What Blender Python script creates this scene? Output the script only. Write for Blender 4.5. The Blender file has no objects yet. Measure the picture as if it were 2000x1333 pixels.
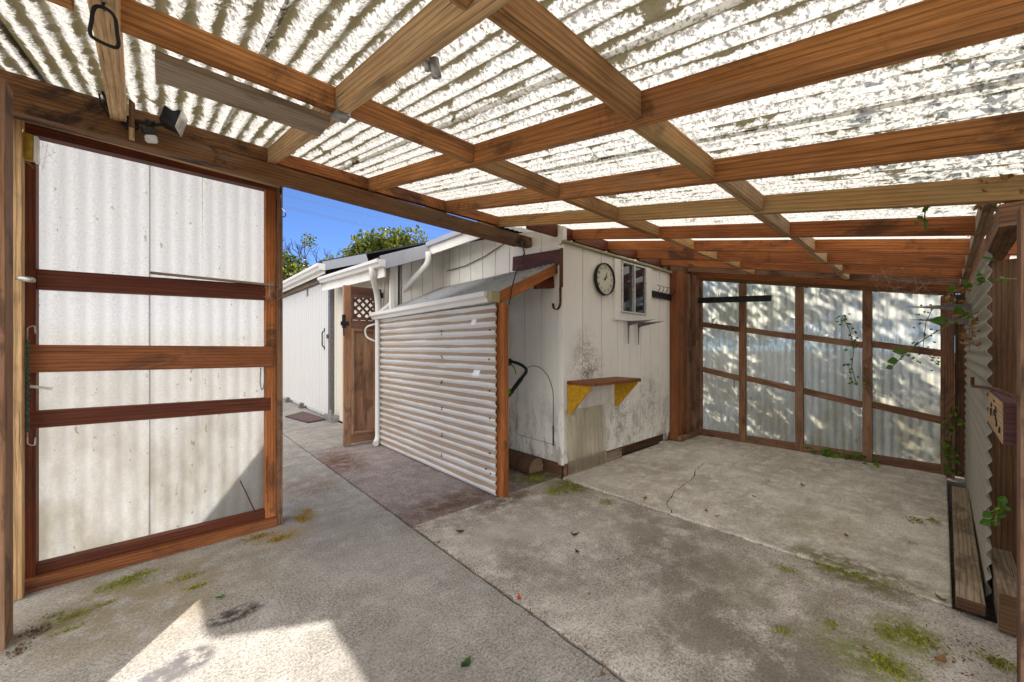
import bpy, bmesh, math, random
from mathutils import Vector, Matrix, noise as mnoise
R = math.radians
random.seed(11)
S = bpy.context.scene
COL = S.collection
PI = math.pi

# ------------------------------------------------------------------ materials
def newmat(name):
    m = bpy.data.materials.new(name); m.use_nodes = True
    nt = m.node_tree; nt.nodes.clear()
    out = nt.nodes.new('ShaderNodeOutputMaterial')
    return m, nt, out

class G:
    """small node-graph helper"""
    def __init__(s, nt): s.nt = nt
    def n(s, t, **kw):
        x = s.nt.nodes.new(t)
        for k, v in kw.items(): setattr(x, k, v)
        return x
    def set(s, sock, v):
        if hasattr(v, 'bl_rna') and isinstance(v, bpy.types.NodeSocket): s.nt.links.new(v, sock)
        elif isinstance(v, tuple) and len(v) == 3 and sock.type == 'RGBA': sock.default_value = (*v, 1)
        else: sock.default_value = v
    def coord(s, which='Object'):
        return s.n('ShaderNodeTexCoord').outputs[which]
    def uv(s): return s.coord('UV')
    def mapping(s, v, scale=(1, 1, 1), loc=(0, 0, 0), rot=(0, 0, 0)):
        m = s.n('ShaderNodeMapping'); s.set(m.inputs['Vector'], v)
        m.inputs['Scale'].default_value = scale; m.inputs['Location'].default_value = loc
        m.inputs['Rotation'].default_value = rot
        return m.outputs[0]
    def noise(s, v, scale, detail=3, rough=.55, dist=0.):
        m = s.n('ShaderNodeTexNoise'); s.set(m.inputs['Vector'], v)
        m.inputs['Scale'].default_value = scale; m.inputs['Detail'].default_value = detail
        m.inputs['Roughness'].default_value = rough; m.inputs['Distortion'].default_value = dist
        return m.outputs['Fac']
    def vor(s, v, scale, feature='F1', out='Distance'):
        m = s.n('ShaderNodeTexVoronoi', feature=feature); s.set(m.inputs['Vector'], v)
        m.inputs['Scale'].default_value = scale
        return m.outputs[out]
    def rng(s, v, a, b, c=0., d=1., smooth=True):
        m = s.n('ShaderNodeMapRange', interpolation_type='SMOOTHSTEP' if smooth else 'LINEAR')
        s.set(m.inputs[0], v); m.inputs[1].default_value = a; m.inputs[2].default_value = b
        m.inputs[3].default_value = c; m.inputs[4].default_value = d
        return m.outputs[0]
    def math(s, op, a, b=0., c=0.):
        m = s.n('ShaderNodeMath', operation=op); s.set(m.inputs[0], a); s.set(m.inputs[1], b); s.set(m.inputs[2], c)
        return m.outputs[0]
    def mix(s, f, a, b, blend='MIX'):
        m = s.n('ShaderNodeMix', data_type='RGBA', blend_type=blend)
        s.set(m.inputs[0], f); s.set(m.inputs[6], a); s.set(m.inputs[7], b)
        return m.outputs[2]
    def sep(s, v):
        m = s.n('ShaderNodeSeparateXYZ'); s.set(m.inputs[0], v); return m.outputs
    def blob(s, v, c, r, edge=.6):
        """1 inside a soft ellipsoid of radii r round c"""
        m = s.mapping(v, scale=(1/r[0], 1/r[1], 1/r[2]), loc=(-c[0]/r[0], -c[1]/r[1], -c[2]/r[2]))
        l = s.n('ShaderNodeVectorMath', operation='LENGTH'); s.set(l.inputs[0], m)
        return s.rng(l.outputs['Value'], 1 - edge, 1., 1., 0.)
    def bump(s, h, strength=.3, dist=.01):
        m = s.n('ShaderNodeBump'); s.set(m.inputs['Height'], h)
        m.inputs['Strength'].default_value = strength; m.inputs['Distance'].default_value = dist
        return m.outputs[0]
    def bsdf(s, col, rough=.8, bump=None, metal=0., spec=.3):
        m = s.n('ShaderNodeBsdfPrincipled'); s.set(m.inputs['Base Color'], col); s.set(m.inputs['Roughness'], rough)
        m.inputs['Metallic'].default_value = metal; m.inputs['Specular IOR Level'].default_value = spec
        if bump is not None: s.set(m.inputs['Normal'], bump)
        return m.outputs[0]

def simple(name, col, rough=.7, metal=0., var=.25, scale=30):
    m, nt, out = newmat(name); g = G(nt)
    f = g.noise(g.coord(), scale, 4)
    c = g.mix(g.rng(f, .3, .75), tuple(x*(1-var) for x in col), tuple(min(1, x*(1+var)) for x in col))
    nt.links.new(g.bsdf(c, rough, g.bump(f, .1), metal), out.inputs[0]); return m

def wood(name, light, dark, grey=(.2, .17, .14), greyamt=.25, stain=.5, rough=.75, stainc=(.035, .02, .012), grain=1.):
    """boards carry UVs in metres: u along the grain, v across"""
    m, nt, out = newmat(name); g = G(nt)
    uv = g.uv()
    big = g.noise(g.mapping(uv, (1.3, 7, 1)), 1., 4, .6, .6)
    # growth rings: distorted bands stretched along the board
    w = g.n('ShaderNodeTexWave', wave_type='BANDS', bands_direction='Y', wave_profile='SAW')
    g.set(w.inputs['Vector'], g.mapping(uv, (.5, 7.5, 1))); w.inputs['Scale'].default_value = 2.2
    w.inputs['Distortion'].default_value = 5.5; w.inputs['Detail'].default_value = 2.5; w.inputs['Detail Scale'].default_value = 1.1
    rings = w.outputs['Fac']
    fine = g.noise(g.mapping(uv, (6, 210, 1)), 1., 3, .7)
    knots = g.vor(g.mapping(uv, (1.4, 8., 1)), 1.)
    kn = g.rng(knots, .04, .2, 1., 0.)
    c = g.mix(g.rng(big, .3, .7), dark, light)
    c = g.mix(g.math('MULTIPLY', g.rng(rings, .4, 1.), .62*grain), c, tuple(x*.42 for x in dark))
    c = g.mix(g.math('MULTIPLY', g.rng(fine, .46, .68), .5), c, tuple(x*.42 for x in dark))
    c = g.mix(g.math('MULTIPLY', g.rng(fine, .45, .3), .4), c, tuple(min(1, x*1.5) for x in light))
    c = g.mix(g.math('MULTIPLY', kn, .7), c, tuple(x*.35 for x in dark))
    gr = g.noise(g.mapping(uv, (.9, 4, 1), loc=(7, 3, 0)), 1., 5, .65)
    c = g.mix(g.math('MULTIPLY', g.rng(gr, .45, .72), greyamt), c, grey)
    st = g.noise(g.mapping(uv, (1.6, 2.6, 1), loc=(3, 11, 0)), 1., 6, .7, 1.2)
    c = g.mix(g.math('MULTIPLY', g.rng(st, .52, .64), min(1, stain*1.3)), c, stainc)
    crack = g.noise(g.mapping(uv, (2.2, 120, 1), loc=(1, 5, 0)), 1., 2, .5)
    c = g.mix(g.math('MULTIPLY', g.rng(crack, .66, .72), .7), c, (.02, .013, .009))
    orn = g.n('ShaderNodeObjectInfo').outputs['Random']
    c = g.mix(g.rng(orn, 0., .5, .5, 0., False), c, (.62, .52, .48), 'MULTIPLY')
    c = g.mix(g.rng(orn, .6, 1., 0., .45, False), c, (1.12, 1.03, .85), 'MULTIPLY')
    hgt = g.math('ADD', g.math('MULTIPLY', fine, .5), g.math('SUBTRACT', g.math('MULTIPLY', rings, -.35), g.rng(crack, .64, .7)))
    nt.links.new(g.bsdf(c, rough, g.bump(hgt, .55, .004), spec=.25), out.inputs[0]); return m

def paint(name, col, dirt=(.16, .13, .09), amt=.5, blobs=(), lowz=None):
    m, nt, out = newmat(name); g = G(nt)
    v = g.coord()
    n1 = g.noise(g.mapping(v, (3, 3, .7)), 1.6, 5, .6)
    n2 = g.noise(g.mapping(v, (26, 26, 5)), 1., 4, .65)
    sp = g.noise(v, 58, 3, .6)
    c = g.mix(g.math('MULTIPLY', g.rng(n1, .35, .75), amt*.55), col, tuple(a*.62+b*.2 for a, b in zip(col, dirt)))
    c = g.mix(g.math('MULTIPLY', g.rng(n2, .5, .8), amt*.5), c, tuple(a*.55 for a in col))
    thr = g.rng(g.noise(v, 3.1, 3), .35, .7, .76, .66)
    spk = g.rng(g.math('SUBTRACT', sp, thr), 0, .03)
    c = g.mix(g.math('MULTIPLY', spk, .75*min(1, amt*1.4)), c, tuple(x*.35 for x in dirt))
    if lowz:
        z = g.sep(v)[2]
        lo = g.math('MULTIPLY', g.rng(z, lowz[0], lowz[1], 1., 0.), g.rng(g.noise(g.mapping(v, (9, 9, 4)), 1., 6, .75), .45, .62))
        c = g.mix(g.math('MULTIPLY', lo, .6), c, dirt)
    for b in blobs:
        e = g.math('MULTIPLY', g.blob(v, b[0], b[1], .9), g.rng(g.math('ADD', g.math('MULTIPLY', g.noise(v, 9, 5, .7), .5), g.math('MULTIPLY', g.noise(v, 46, 4, .75), .5)), .43, .62))
        c = g.mix(g.math('MULTIPLY', e, b[3]), c, b[2])
    h = g.math('ADD', g.math('MULTIPLY', n2, .6), g.math('MULTIPLY', g.noise(g.mapping(v, (120, 120, 9)), 1., 3), .5))
    nt.links.new(g.bsdf(c, .6, g.bump(h, .35, .004), spec=.3), out.inputs[0]); return m

def concrete(name, base, light, dark, blobs=(), moss=(), rust=0., agg=1., streak=None):
    """blobs: (centre, radii, colour, amount, noise scale)"""
    m, nt, out = newmat(name); g = G(nt)
    v = g.coord()
    big = g.noise(v, 1.5, 6, .62, .5)
    mid = g.noise(v, 7., 5, .7)
    sm = g.noise(v, 95, 4, .75)
    ag = g.vor(v, 150)
    agc = g.vor(v, 150, out='Color')
    c = g.mix(g.rng(big, .36, .66), dark, base)
    c = g.mix(g.math('MULTIPLY', g.rng(mid, .46, .66), .7), c, light)
    c = g.mix(g.math('MULTIPLY', g.rng(mid, .32, .48, 1., 0.), .4), c, tuple(x*.75 for x in dark))
    c = g.mix(g.math('MULTIPLY', g.rng(sm, .45, .65), .5*agg), c, tuple(min(1, x*1.7) for x in base))
    c = g.mix(g.math('MULTIPLY', g.rng(sm, .36, .48, 1., 0.), .65*agg), c, tuple(x*.4 for x in dark))
    g1 = g.sep(agc)[0]
    c = g.mix(g.math('MULTIPLY', g.math('MULTIPLY', g.rng(ag, .2, .5, 1., 0.), g.rng(g1, .55, .9)), .5*agg), c, (.62, .58, .52))
    c = g.mix(g.math('MULTIPLY', g.math('MULTIPLY', g.rng(ag, .2, .5, 1., 0.), g.rng(g1, .3, .05)), .6*agg), c, (.05, .04, .035))
    if streak:
        s1 = g.noise(g.mapping(v, streak, rot=(0, 0, .15)), 1., 6, .7, .6)
        c = g.mix(g.math('MULTIPLY', g.rng(s1, .5, .68), .5), c, tuple(x*.72 for x in dark))
    for b in blobs:
        e = g.math('MULTIPLY', g.blob(v, b[0], b[1], b[5] if len(b) > 5 else .8), g.rng(g.noise(v, b[4], 6, .7), .36, .56))
        c = g.mix(g.math('MULTIPLY', e, b[3]), c, b[2])
    h = g.math('ADD', g.math('MULTIPLY', sm, .8), g.math('MULTIPLY', g.noise(v, 24, 4), .7))
    nt.links.new(g.bsdf(c, .9, g.bump(h, .45, .006), spec=.2), out.inputs[0]); return m

def sheet(name, col, trans, dirt, blot=.5, thr=.58, stretch=(9, 4, 9), fine=.5, opaque=.25, rough=.0, fwd=0., axis=None, streaks=0., band=.055, gs=130, gt=(.46, .60), gd=.3, low=0., valley_dirt_shade=0., soft=.035, clean=None):
    """translucent glass-fibre sheeting. UV x counts the corrugations"""
    m, nt, out = newmat(name); g = G(nt)
    v = g.coord()
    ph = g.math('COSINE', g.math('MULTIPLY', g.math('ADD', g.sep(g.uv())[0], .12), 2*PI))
    n = g.noise(g.mapping(v, stretch), 1., 5, .62, .35)
    n0 = g.noise(v, 1.1, 2)
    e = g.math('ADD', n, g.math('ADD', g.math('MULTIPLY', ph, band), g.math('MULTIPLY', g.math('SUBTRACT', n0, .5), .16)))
    fn = g.noise(v, gs, 3, .8)
    e2 = g.math('ADD', e, g.math('MULTIPLY', g.math('SUBTRACT', fn, .5), .22))
    bl = g.math('MULTIPLY', g.rng(e2, thr, thr+soft), blot)
    fs = g.math('MULTIPLY', g.rng(g.math('ADD', fn, g.math('MULTIPLY', ph, band*.6)), *gt), fine)
    if clean:
        cf = g.rng(g.sep(v)[0], clean[0], clean[1], 1., .25)
        fs = g.math('MULTIPLY', fs, cf); bl = g.math('MULTIPLY', bl, cf); valley_f = cf
    tr = g.mix(fs, trans, tuple(x*gd for x in trans))
    if streaks:
        fx = g.noise(g.mapping(v, (60, 60, 3) if axis == 'Z' else (4, 90, 90)), 1., 3, .7)
        tr = g.mix(g.math('MULTIPLY', g.rng(fx, .45, .7), streaks), tr, tuple(x*.45 for x in trans))
    if valley_dirt_shade:
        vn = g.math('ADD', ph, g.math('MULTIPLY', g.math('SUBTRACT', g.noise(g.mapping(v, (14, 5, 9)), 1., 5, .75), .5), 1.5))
        tr = g.mix(g.math('MULTIPLY', g.math('MULTIPLY', g.rng(vn, .30, .95), valley_dirt_shade), valley_f if clean else 1.), tr, tuple(x*.55 for x in dirt))  # valley dirt plus painted shade along one flank of each corrugation
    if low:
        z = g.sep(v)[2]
        low_shade = g.math('MULTIPLY', g.rng(z, 1.5, .35), g.rng(g.noise(g.mapping(v, (3, 3, 1.5)), 1.2, 5, .7), .25, .7))
        tr = g.mix(g.math('MULTIPLY', low_shade, low), tr, tuple(x*y for x, y in zip(trans, (.42, .38, .28))))  # dimmer light near the ground, painted as browner transmission low on the sheet
    tr = g.mix(bl, tr, tuple(x*.5 for x in dirt))
    df = g.mix(bl, col, dirt)
    d = g.n('ShaderNodeBsdfDiffuse'); g.set(d.inputs[0], df)
    t = g.n('ShaderNodeBsdfTranslucent'); g.set(t.inputs[0], tr)
    mx = g.n('ShaderNodeMixShader'); mx.inputs[0].default_value = 1 - opaque
    nt.links.new(d.outputs[0], mx.inputs[1]); nt.links.new(t.outputs[0], mx.inputs[2])
    res = mx.outputs[0]
    if fwd:
        rf = g.n('ShaderNodeBsdfRefraction'); rf.inputs['IOR'].default_value = 1.12; rf.inputs['Roughness'].default_value = rough
        g.set(rf.inputs[0], tr)
        m2 = g.n('ShaderNodeMixShader'); g.set(m2.inputs[0], g.math('MULTIPLY', g.math('SUBTRACT', 1., bl), fwd))
        nt.links.new(res, m2.inputs[1]); nt.links.new(rf.outputs[0], m2.inputs[2]); res = m2.outputs[0]
    gl = g.n('ShaderNodeBsdfGlossy'); gl.inputs['Roughness'].default_value = .35
    m3 = g.n('ShaderNodeMixShader'); m3.inputs[0].default_value = .04
    nt.links.new(res, m3.inputs[1]); nt.links.new(gl.outputs[0], m3.inputs[2])
    nt.links.new(m3.outputs[0], out.inputs[0]); return m

def metal_sheet(name, col, streak, amt=.7):
    m, nt, out = newmat(name); g = G(nt)
    v = g.coord()
    ph = g.math('COSINE', g.math('MULTIPLY', g.sep(g.uv())[0], 2*PI))
    n = g.noise(g.mapping(v, (2, 2, 9)), 1.3, 5, .65)
    f = g.rng(g.math('ADD', g.math('MULTIPLY', ph, .5), g.math('MULTIPLY', g.math('SUBTRACT', n, .5), 1.6)), -.1, .75)
    c = g.mix(g.math('MULTIPLY', f, amt), col, streak)
    fn = g.noise(v, 90, 3, .7)
    c = g.mix(g.math('MULTIPLY', g.rng(fn, .5, .7), .25), c, tuple(x*.5 for x in col))
    r = g.noise(v, 5, 4)
    c = g.mix(g.math('MULTIPLY', g.rng(r, .62, .75), .35), c, (.3, .2, .15))
    nt.links.new(g.bsdf(c, .45, g.bump(fn, .12, .002), 0., .45), out.inputs[0]); return m

def leafmat(name, cols, trans=.45):
    m, nt, out = newmat(name); g = G(nt)
    r = g.n('ShaderNodeNewGeometry').outputs['Random Per Island']
    ramp = g.n('ShaderNodeValToRGB'); el = ramp.color_ramp.elements
    ramp.color_ramp.interpolation = 'LINEAR'
    while len(el) < len(cols): el.new(.5)
    for i, cc in enumerate(cols): el[i].position = i/(len(cols)-1); el[i].color = (*cc, 1)
    g.set(ramp.inputs[0], r)
    c = ramp.outputs[0]
    d = g.bsdf(c, .45, spec=.35)
    t = g.n('ShaderNodeBsdfTranslucent'); g.set(t.inputs[0], g.mix(.5, c, (.35, .45, .05), 'MULTIPLY'))
    g.set(t.inputs[0], c)
    mx = g.n('ShaderNodeMixShader'); mx.inputs[0].default_value = trans
    nt.links.new(d, mx.inputs[1]); nt.links.new(t.outputs[0], mx.inputs[2])
    nt.links.new(mx.outputs[0], out.inputs[0]); return m

def glassmat(name):
    m, nt, out = newmat(name); g = G(nt)
    c = g.mix(g.rng(g.noise(g.coord(), 9, 4), .4, .7), (.012, .016, .022), (.03, .035, .045))
    nt.links.new(g.bsdf(c, .06, None, 0., .9), out.inputs[0]); return m

MT = {}
def mats():
    MT['rafter'] = wood('rafter_wood', (.63, .28, .09), (.36, .148, .045), (.31, .235, .15), .35, .45)
    MT['pale'] = wood('pale_wood', (0.668, 0.463, 0.256), (0.488, 0.309, 0.155), (0.386, 0.321, 0.231), .3, .2)
    MT['olive'] = wood('weathered_rafter_wood', (0.597, 0.332, 0.133), (0.365, 0.191, 0.0746), (0.398, 0.332, 0.166), .55, .3)
    MT['orange'] = wood('orange_wood', (.56, .205, .058), (.31, .098, .026), (.22, .14, .085), .15, .55, .6)
    MT['header'] = wood('header_wood', (0.312, 0.157, 0.0624), (0.167, 0.0781, 0.0312), (0.209, 0.167, 0.115), .55, .75)
    MT['red'] = wood('stained_redwood', (0.176, 0.0461, 0.0167), (0.109, 0.0251, 0.0109), (0.151, 0.0586, 0.0335), .2, .35, .6)
    MT['rail'] = wood('stained_rail_wood', (.31, .11, .035), (.19, .062, .02), (.22, .13, .08), .2, .4, .6)
    MT['dark'] = wood('dark_fence_wood', (0.318, 0.17, 0.0938), (0.187, 0.0938, 0.0563), (0.357, 0.262, 0.187), .45, .5)
    MT['brown'] = wood('brown_board_wood', (0.189, 0.0998, 0.0482), (0.12, 0.0602, 0.0309), (0.173, 0.12, 0.0688), .3, .3)
    MT['grey'] = wood('grey_weathered_wood', (0.396, 0.304, 0.212), (0.251, 0.185, 0.125), (0.369, 0.33, 0.277), .6, .4)
    MT['gate'] = wood('gate_wood', (0.45, 0.248, 0.142), (0.282, 0.147, 0.0832), (0.432, 0.316, 0.234), .5, .35)
    MT['gatedark'] = wood('dark_gate_wood', (0.195, 0.0975, 0.0675), (0.128, 0.063, 0.045), (0.255, 0.165, 0.135), .4, .4)
    MT['purple'] = wood('purple_board_wood', (0.156, 0.072, 0.072), (0.102, 0.0432, 0.0432), (0.192, 0.108, 0.102), .35, .4)
    MT['lumber'] = wood('lumber_wood', (0.398, 0.309, 0.21), (0.276, 0.21, 0.133), (0.243, 0.21, 0.177), .5, .4)
    mild = (.05, .045, .035)
    MT['wall'] = paint('white_painted_siding', (.86, .84, .79), amt=.42, lowz=(.1, 1.0),
                       blobs=[((-.78, -1.95, 1.0), (.36, .4, .30), (.15, .115, .075), .9),
                              ((-.82, -1.95, 1.22), (.30, .4, .26), (.34, .25, .13), .55),
                              ((-.15, -1.95, .45), (.45, .4, .48), (.16, .14, .11), .7),
                              ((.45, -1.95, .6), (.40, .4, .55), (.16, .14, .11), .6), ((-.9, -1.95, .5), (.3, .4, .5), (.2, .17, .12), .6)])
    MT['trim'] = paint('white_painted_trim', (.8, .78, .73), amt=.4)
    MT['far'] = paint('white_painted_boards', (.58, .57, .55), amt=.2)
    MT['cream'] = paint('cream_painted_siding', (.62, .58, .49), amt=.3)
    MT['gutter'] = paint('white_gutter_paint', (.66, .65, .63), amt=.22)
    MT['fascia'] = paint('grey_fascia_paint', (.36, .37, .41), amt=.4)
    MT['pipe'] = paint('white_pipe_paint', (.66, .65, .63), amt=.3)
    MT['capmoss'] = paint('mossy_edge_paint', (.33, .30, .16), amt=.7)
    moss = (.12, .13, .015)
    MT['path'] = concrete('path_concrete', (.325, .305, .28), (.41, .39, .365), (.23, .215, .19), blobs=[
        ((.24, 2.13, 0), (.14, .075, .5), (.035, .028, .03), .95, 20, .5),
        ((.07, 1.93, 0), (.10, .10, .5), (.115, .105, .11), .95, 16, .4), ((-.01, 1.90, 0), (.10, .08, .5), (.13, .12, .125), .9, 18, .4),
        ((-.05, 2.55, 0), (.7, .6, .5), (.21, .165, .09), .7, 6), ((.6, 1.2, 0), (.5, .8, .5), (.2, .175, .15), .4, 5), ((.8, 2.6, 0), (.4, .9, .5), (.24, .22, .21), .5, 4),
        ((-.16, 2.79, 0), (.17, .12, .5), (.16, .17, .02), .7, 26),
        ((-.32, 2.58, 0), (.16, .12, .5), (.15, .14, .03), .6, 24),
        ((.56, 2.82, 0), (.22, .16, .5), (.28, .17, .02), .7, 28),
        ((.75, 3.05, 0), (.12, .2, .5), (.27, .17, .02), .75, 30),
        ((.95, 3.7, 0), (.4, .5, .5), (.2, .12, .08), .5, 12)])
    MT['floor'] = concrete('floor_concrete', (.46, .42, .37), (.66, .62, .565), (.27, .235, .20), blobs=[
        ((1.75, 1.9, 0), (.5, .32, .5), (.44, .41, .37), .7, 11),
        ((2.6, 2.15, 0), (.35, .3, .5), (.10, .11, .015), .85, 14),
        ((2.0, 2.3, 0), (.45, .14, .5), (.09, .06, .025), .8, 16),
        ((2.4, 1.2, 0), (.5, .7, .5), (.16, .135, .10), .6, 5), ((1.7, .5, 0), (.5, .7, .5), (.15, .125, .095), .75, 5), ((2.1, .9, 0), (.5, .35, .5), (.15, .13, .10), .6, 9), ((1.55, .1, 0), (.4, .5, .5), (.16, .14, .08), .6, 7), ((1.5, 1.4, 0), (.25, .6, .5), (.2, .175, .145), .5, 6), ((2.2, .5, 0), (.5, .5, .5), (.17, .15, .09), .55, 5),
        ((2.66, .3, 0), (.13, .35, .5), (.13, .12, .03), .8, 16),
        ((2.3, .1, 0), (.25, .18, .5), (.17, .19, .02), .8, 24),
        ((2.02, .2, 0), (.2, .25, .5), (.15, .17, .02), .75, 22)])
    MT['slab'] = concrete('slab_concrete', (.66, .615, .54), (.80, .77, .70), (.44, .395, .33), agg=.6, streak=(2.2, 8, 1), blobs=[
        ((2.95, 2.1, 0), (.5, .3, .5), (.55, .53, .49), .6, 9),
        ((2.8, .35, 0), (.18, .55, .5), (.14, .13, .04), .85, 12),
        ((3.3, .55, 0), (.4, .35, .5), (.27, .24, .12), .5, 8),
        ((3.7, 1.9, 0), (.9, .4, .5), (.30, .26, .2), .35, 6)])
    MT['asphalt'] = concrete('asphalt_patch', (.28, .235, .225), (.37, .325, .315), (.20, .16, .15), agg=1., blobs=[
        ((1.4, 4.3, 0), (.3, .7, .5), (.13, .06, .035), .85, 10),
        ((1.7, 2.55, 0), (.7, .25, .5), (.12, .065, .035), .8, 9),
        ((2.6, 2.6, 0), (.5, .5, .5), (.10, .105, .02), .85, 9)])
    MT['dirt'] = concrete('dirt_ground', (.10, .075, .05), (.15, .12, .085), (.06, .045, .03))
    MT['joint'] = simple('joint_soil', (.05, .04, .03), .95, var=.5, scale=60)
    MT['roof'] = sheet('roof_fibreglass', (.62, .60, .53), (.54, .52, .475), (.13, .105, .05), .96, .518, (13, 6.5, 9), 1., .2, .45, .10, band=.10, gs=75, gt=(.44, .56), gd=.30, valley_dirt_shade=.92, soft=.07, clean=(.15, 1.0))
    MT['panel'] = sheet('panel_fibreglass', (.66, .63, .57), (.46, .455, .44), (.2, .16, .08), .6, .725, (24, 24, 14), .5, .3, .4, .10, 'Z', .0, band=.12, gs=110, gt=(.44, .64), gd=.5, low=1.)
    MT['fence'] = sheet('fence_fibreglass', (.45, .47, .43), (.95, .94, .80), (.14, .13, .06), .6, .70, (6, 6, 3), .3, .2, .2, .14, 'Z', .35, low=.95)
    MT['rwall'] = sheet('wall_fibreglass', (.46, .43, .36), (.3, .3, .24), (.2, .17, .1), .6, .66, (4, 4, 4), .25, .65, .4, 0.)
    MT['clear'] = sheet('clear_plastic', (.62, .57, .46), (.95, .92, .82), (.3, .26, .18), .4, .66, (9, 9, 3), .15, .3, .35, .6, 'Z', .3)
    MT['screen'] = sheet('screen_sheet', (.92, .92, .92), (.7, .69, .68), (.50, .35, .225), .9, .55, (1.5, 1.2, 7), .2, .5, .4, 0., band=.30)
    MT['leanroof'] = sheet('lean_to_roof_sheet', (.62, .64, .66), (.5, .5, .48), (.25, .24, .22), .6, .6, (6, 6, 6), .4, .45, .4, 0.)
    MT['shingle'] = simple('roof_shingle', (.05, .05, .055), .95, var=.5, scale=40)
    MT['blackmetal'] = simple('black_metal', (.012, .012, .013), .5)
    MT['blackplastic'] = simple('black_plastic', (.018, .018, .02), .4)
    MT['rust'] = simple('rusty_iron', (.09, .035, .02), .8, var=.5)
    MT['steel'] = simple('grey_steel', (.17, .16, .165), .5, .4)
    MT['zinc'] = simple('zinc_steel', (.42, .42, .42), .4, .7)
    MT['screw'] = simple('screw_head', (.03, .025, .02), .6)
    MT['alu'] = simple('aluminium', (.62, .62, .62), .4, .3)
    MT['glass'] = glassmat('window_glass')
    MT['lens'] = simple('lamp_lens', (.62, .62, .58), .2)
    MT['green'] = simple('green_plastic', (.10, .42, .02), .4)
    MT['teal'] = simple('teal_cord', (.03, .12, .095), .6)
    MT['yellow'] = simple('yellow_paint', (.50, .27, .012), .6, var=.2)
    MT['yellowbox'] = simple('yellow_plastic', (.42, .27, .03), .6, var=.3)
    MT['dial'] = paint('dial_paint', (.62, .62, .52), amt=.35)
    MT['ink'] = simple('black_ink', (.02, .02, .02), .7)
    MT['web'] = simple('web_fibre', (.55, .52, .46), .9)
    MT['sticker'] = simple('paper_sticker', (.78, .78, .76), .7, var=.1)
    MT['log'] = wood('log_bark', (.16, .09, .055), (.10, .055, .035), (.15, .11, .08), .5, .4)
    MT['logend'] = wood('log_end', (.30, .20, .12), (.2, .13, .08), (.25, .2, .15), .4, .3)
    MT['bark'] = wood('tree_bark', (.12, .085, .06), (.07, .05, .035), (.14, .12, .1), .4, .3)
    MT['twig'] = simple('bare_twig', (.07, .045, .03), .9)
    MT['stem'] = simple('green_stem', (.20, .21, .05), .7)
    MT['leaf'] = leafmat('tree_leaf', [(.02, .04, .008), (.05, .085, .012), (.13, .15, .018), (.34, .31, .05)], .5)
    MT['leafshade'] = leafmat('canopy_leaf', [(.02, .045, .012), (.05, .10, .02), (.10, .16, .03)], .3)
    MT['ivy'] = leafmat('ivy_leaf', [(.04, .11, .01), (.10, .22, .02), (.20, .34, .03)], .4)
    MT['dry'] = leafmat('dry_leaf', [(.16, .07, .025), (.26, .14, .05), (.36, .22, .10)], .2)
    MT['darkleaf'] = leafmat('dark_leaf', [(.02, .03, .015), (.04, .06, .02)], .1)
    MT['redleaf'] = leafmat('red_leaf', [(.42, .05, .025), (.5, .07, .03)], .1)
    MT['moss'] = leafmat('moss_tuft', [(.12, .14, .01), (.25, .28, .015), (.36, .37, .02)], .2)
    MT['mossy'] = leafmat('yellow_moss', [(.20, .12, .01), (.34, .21, .02), (.42, .30, .03)], .2)
    MT['needle'] = leafmat('brown_litter', [(.06, .03, .015), (.13, .065, .03), (.2, .12, .06)], .1)
    MT['mat'] = simple('mat_rubber', (.07, .055, .055), .9, var=.5, scale=60)
    MT['matthread'] = simple('mat_fibre', (.22, .13, .12), .95, var=.3)
mats()

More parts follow.
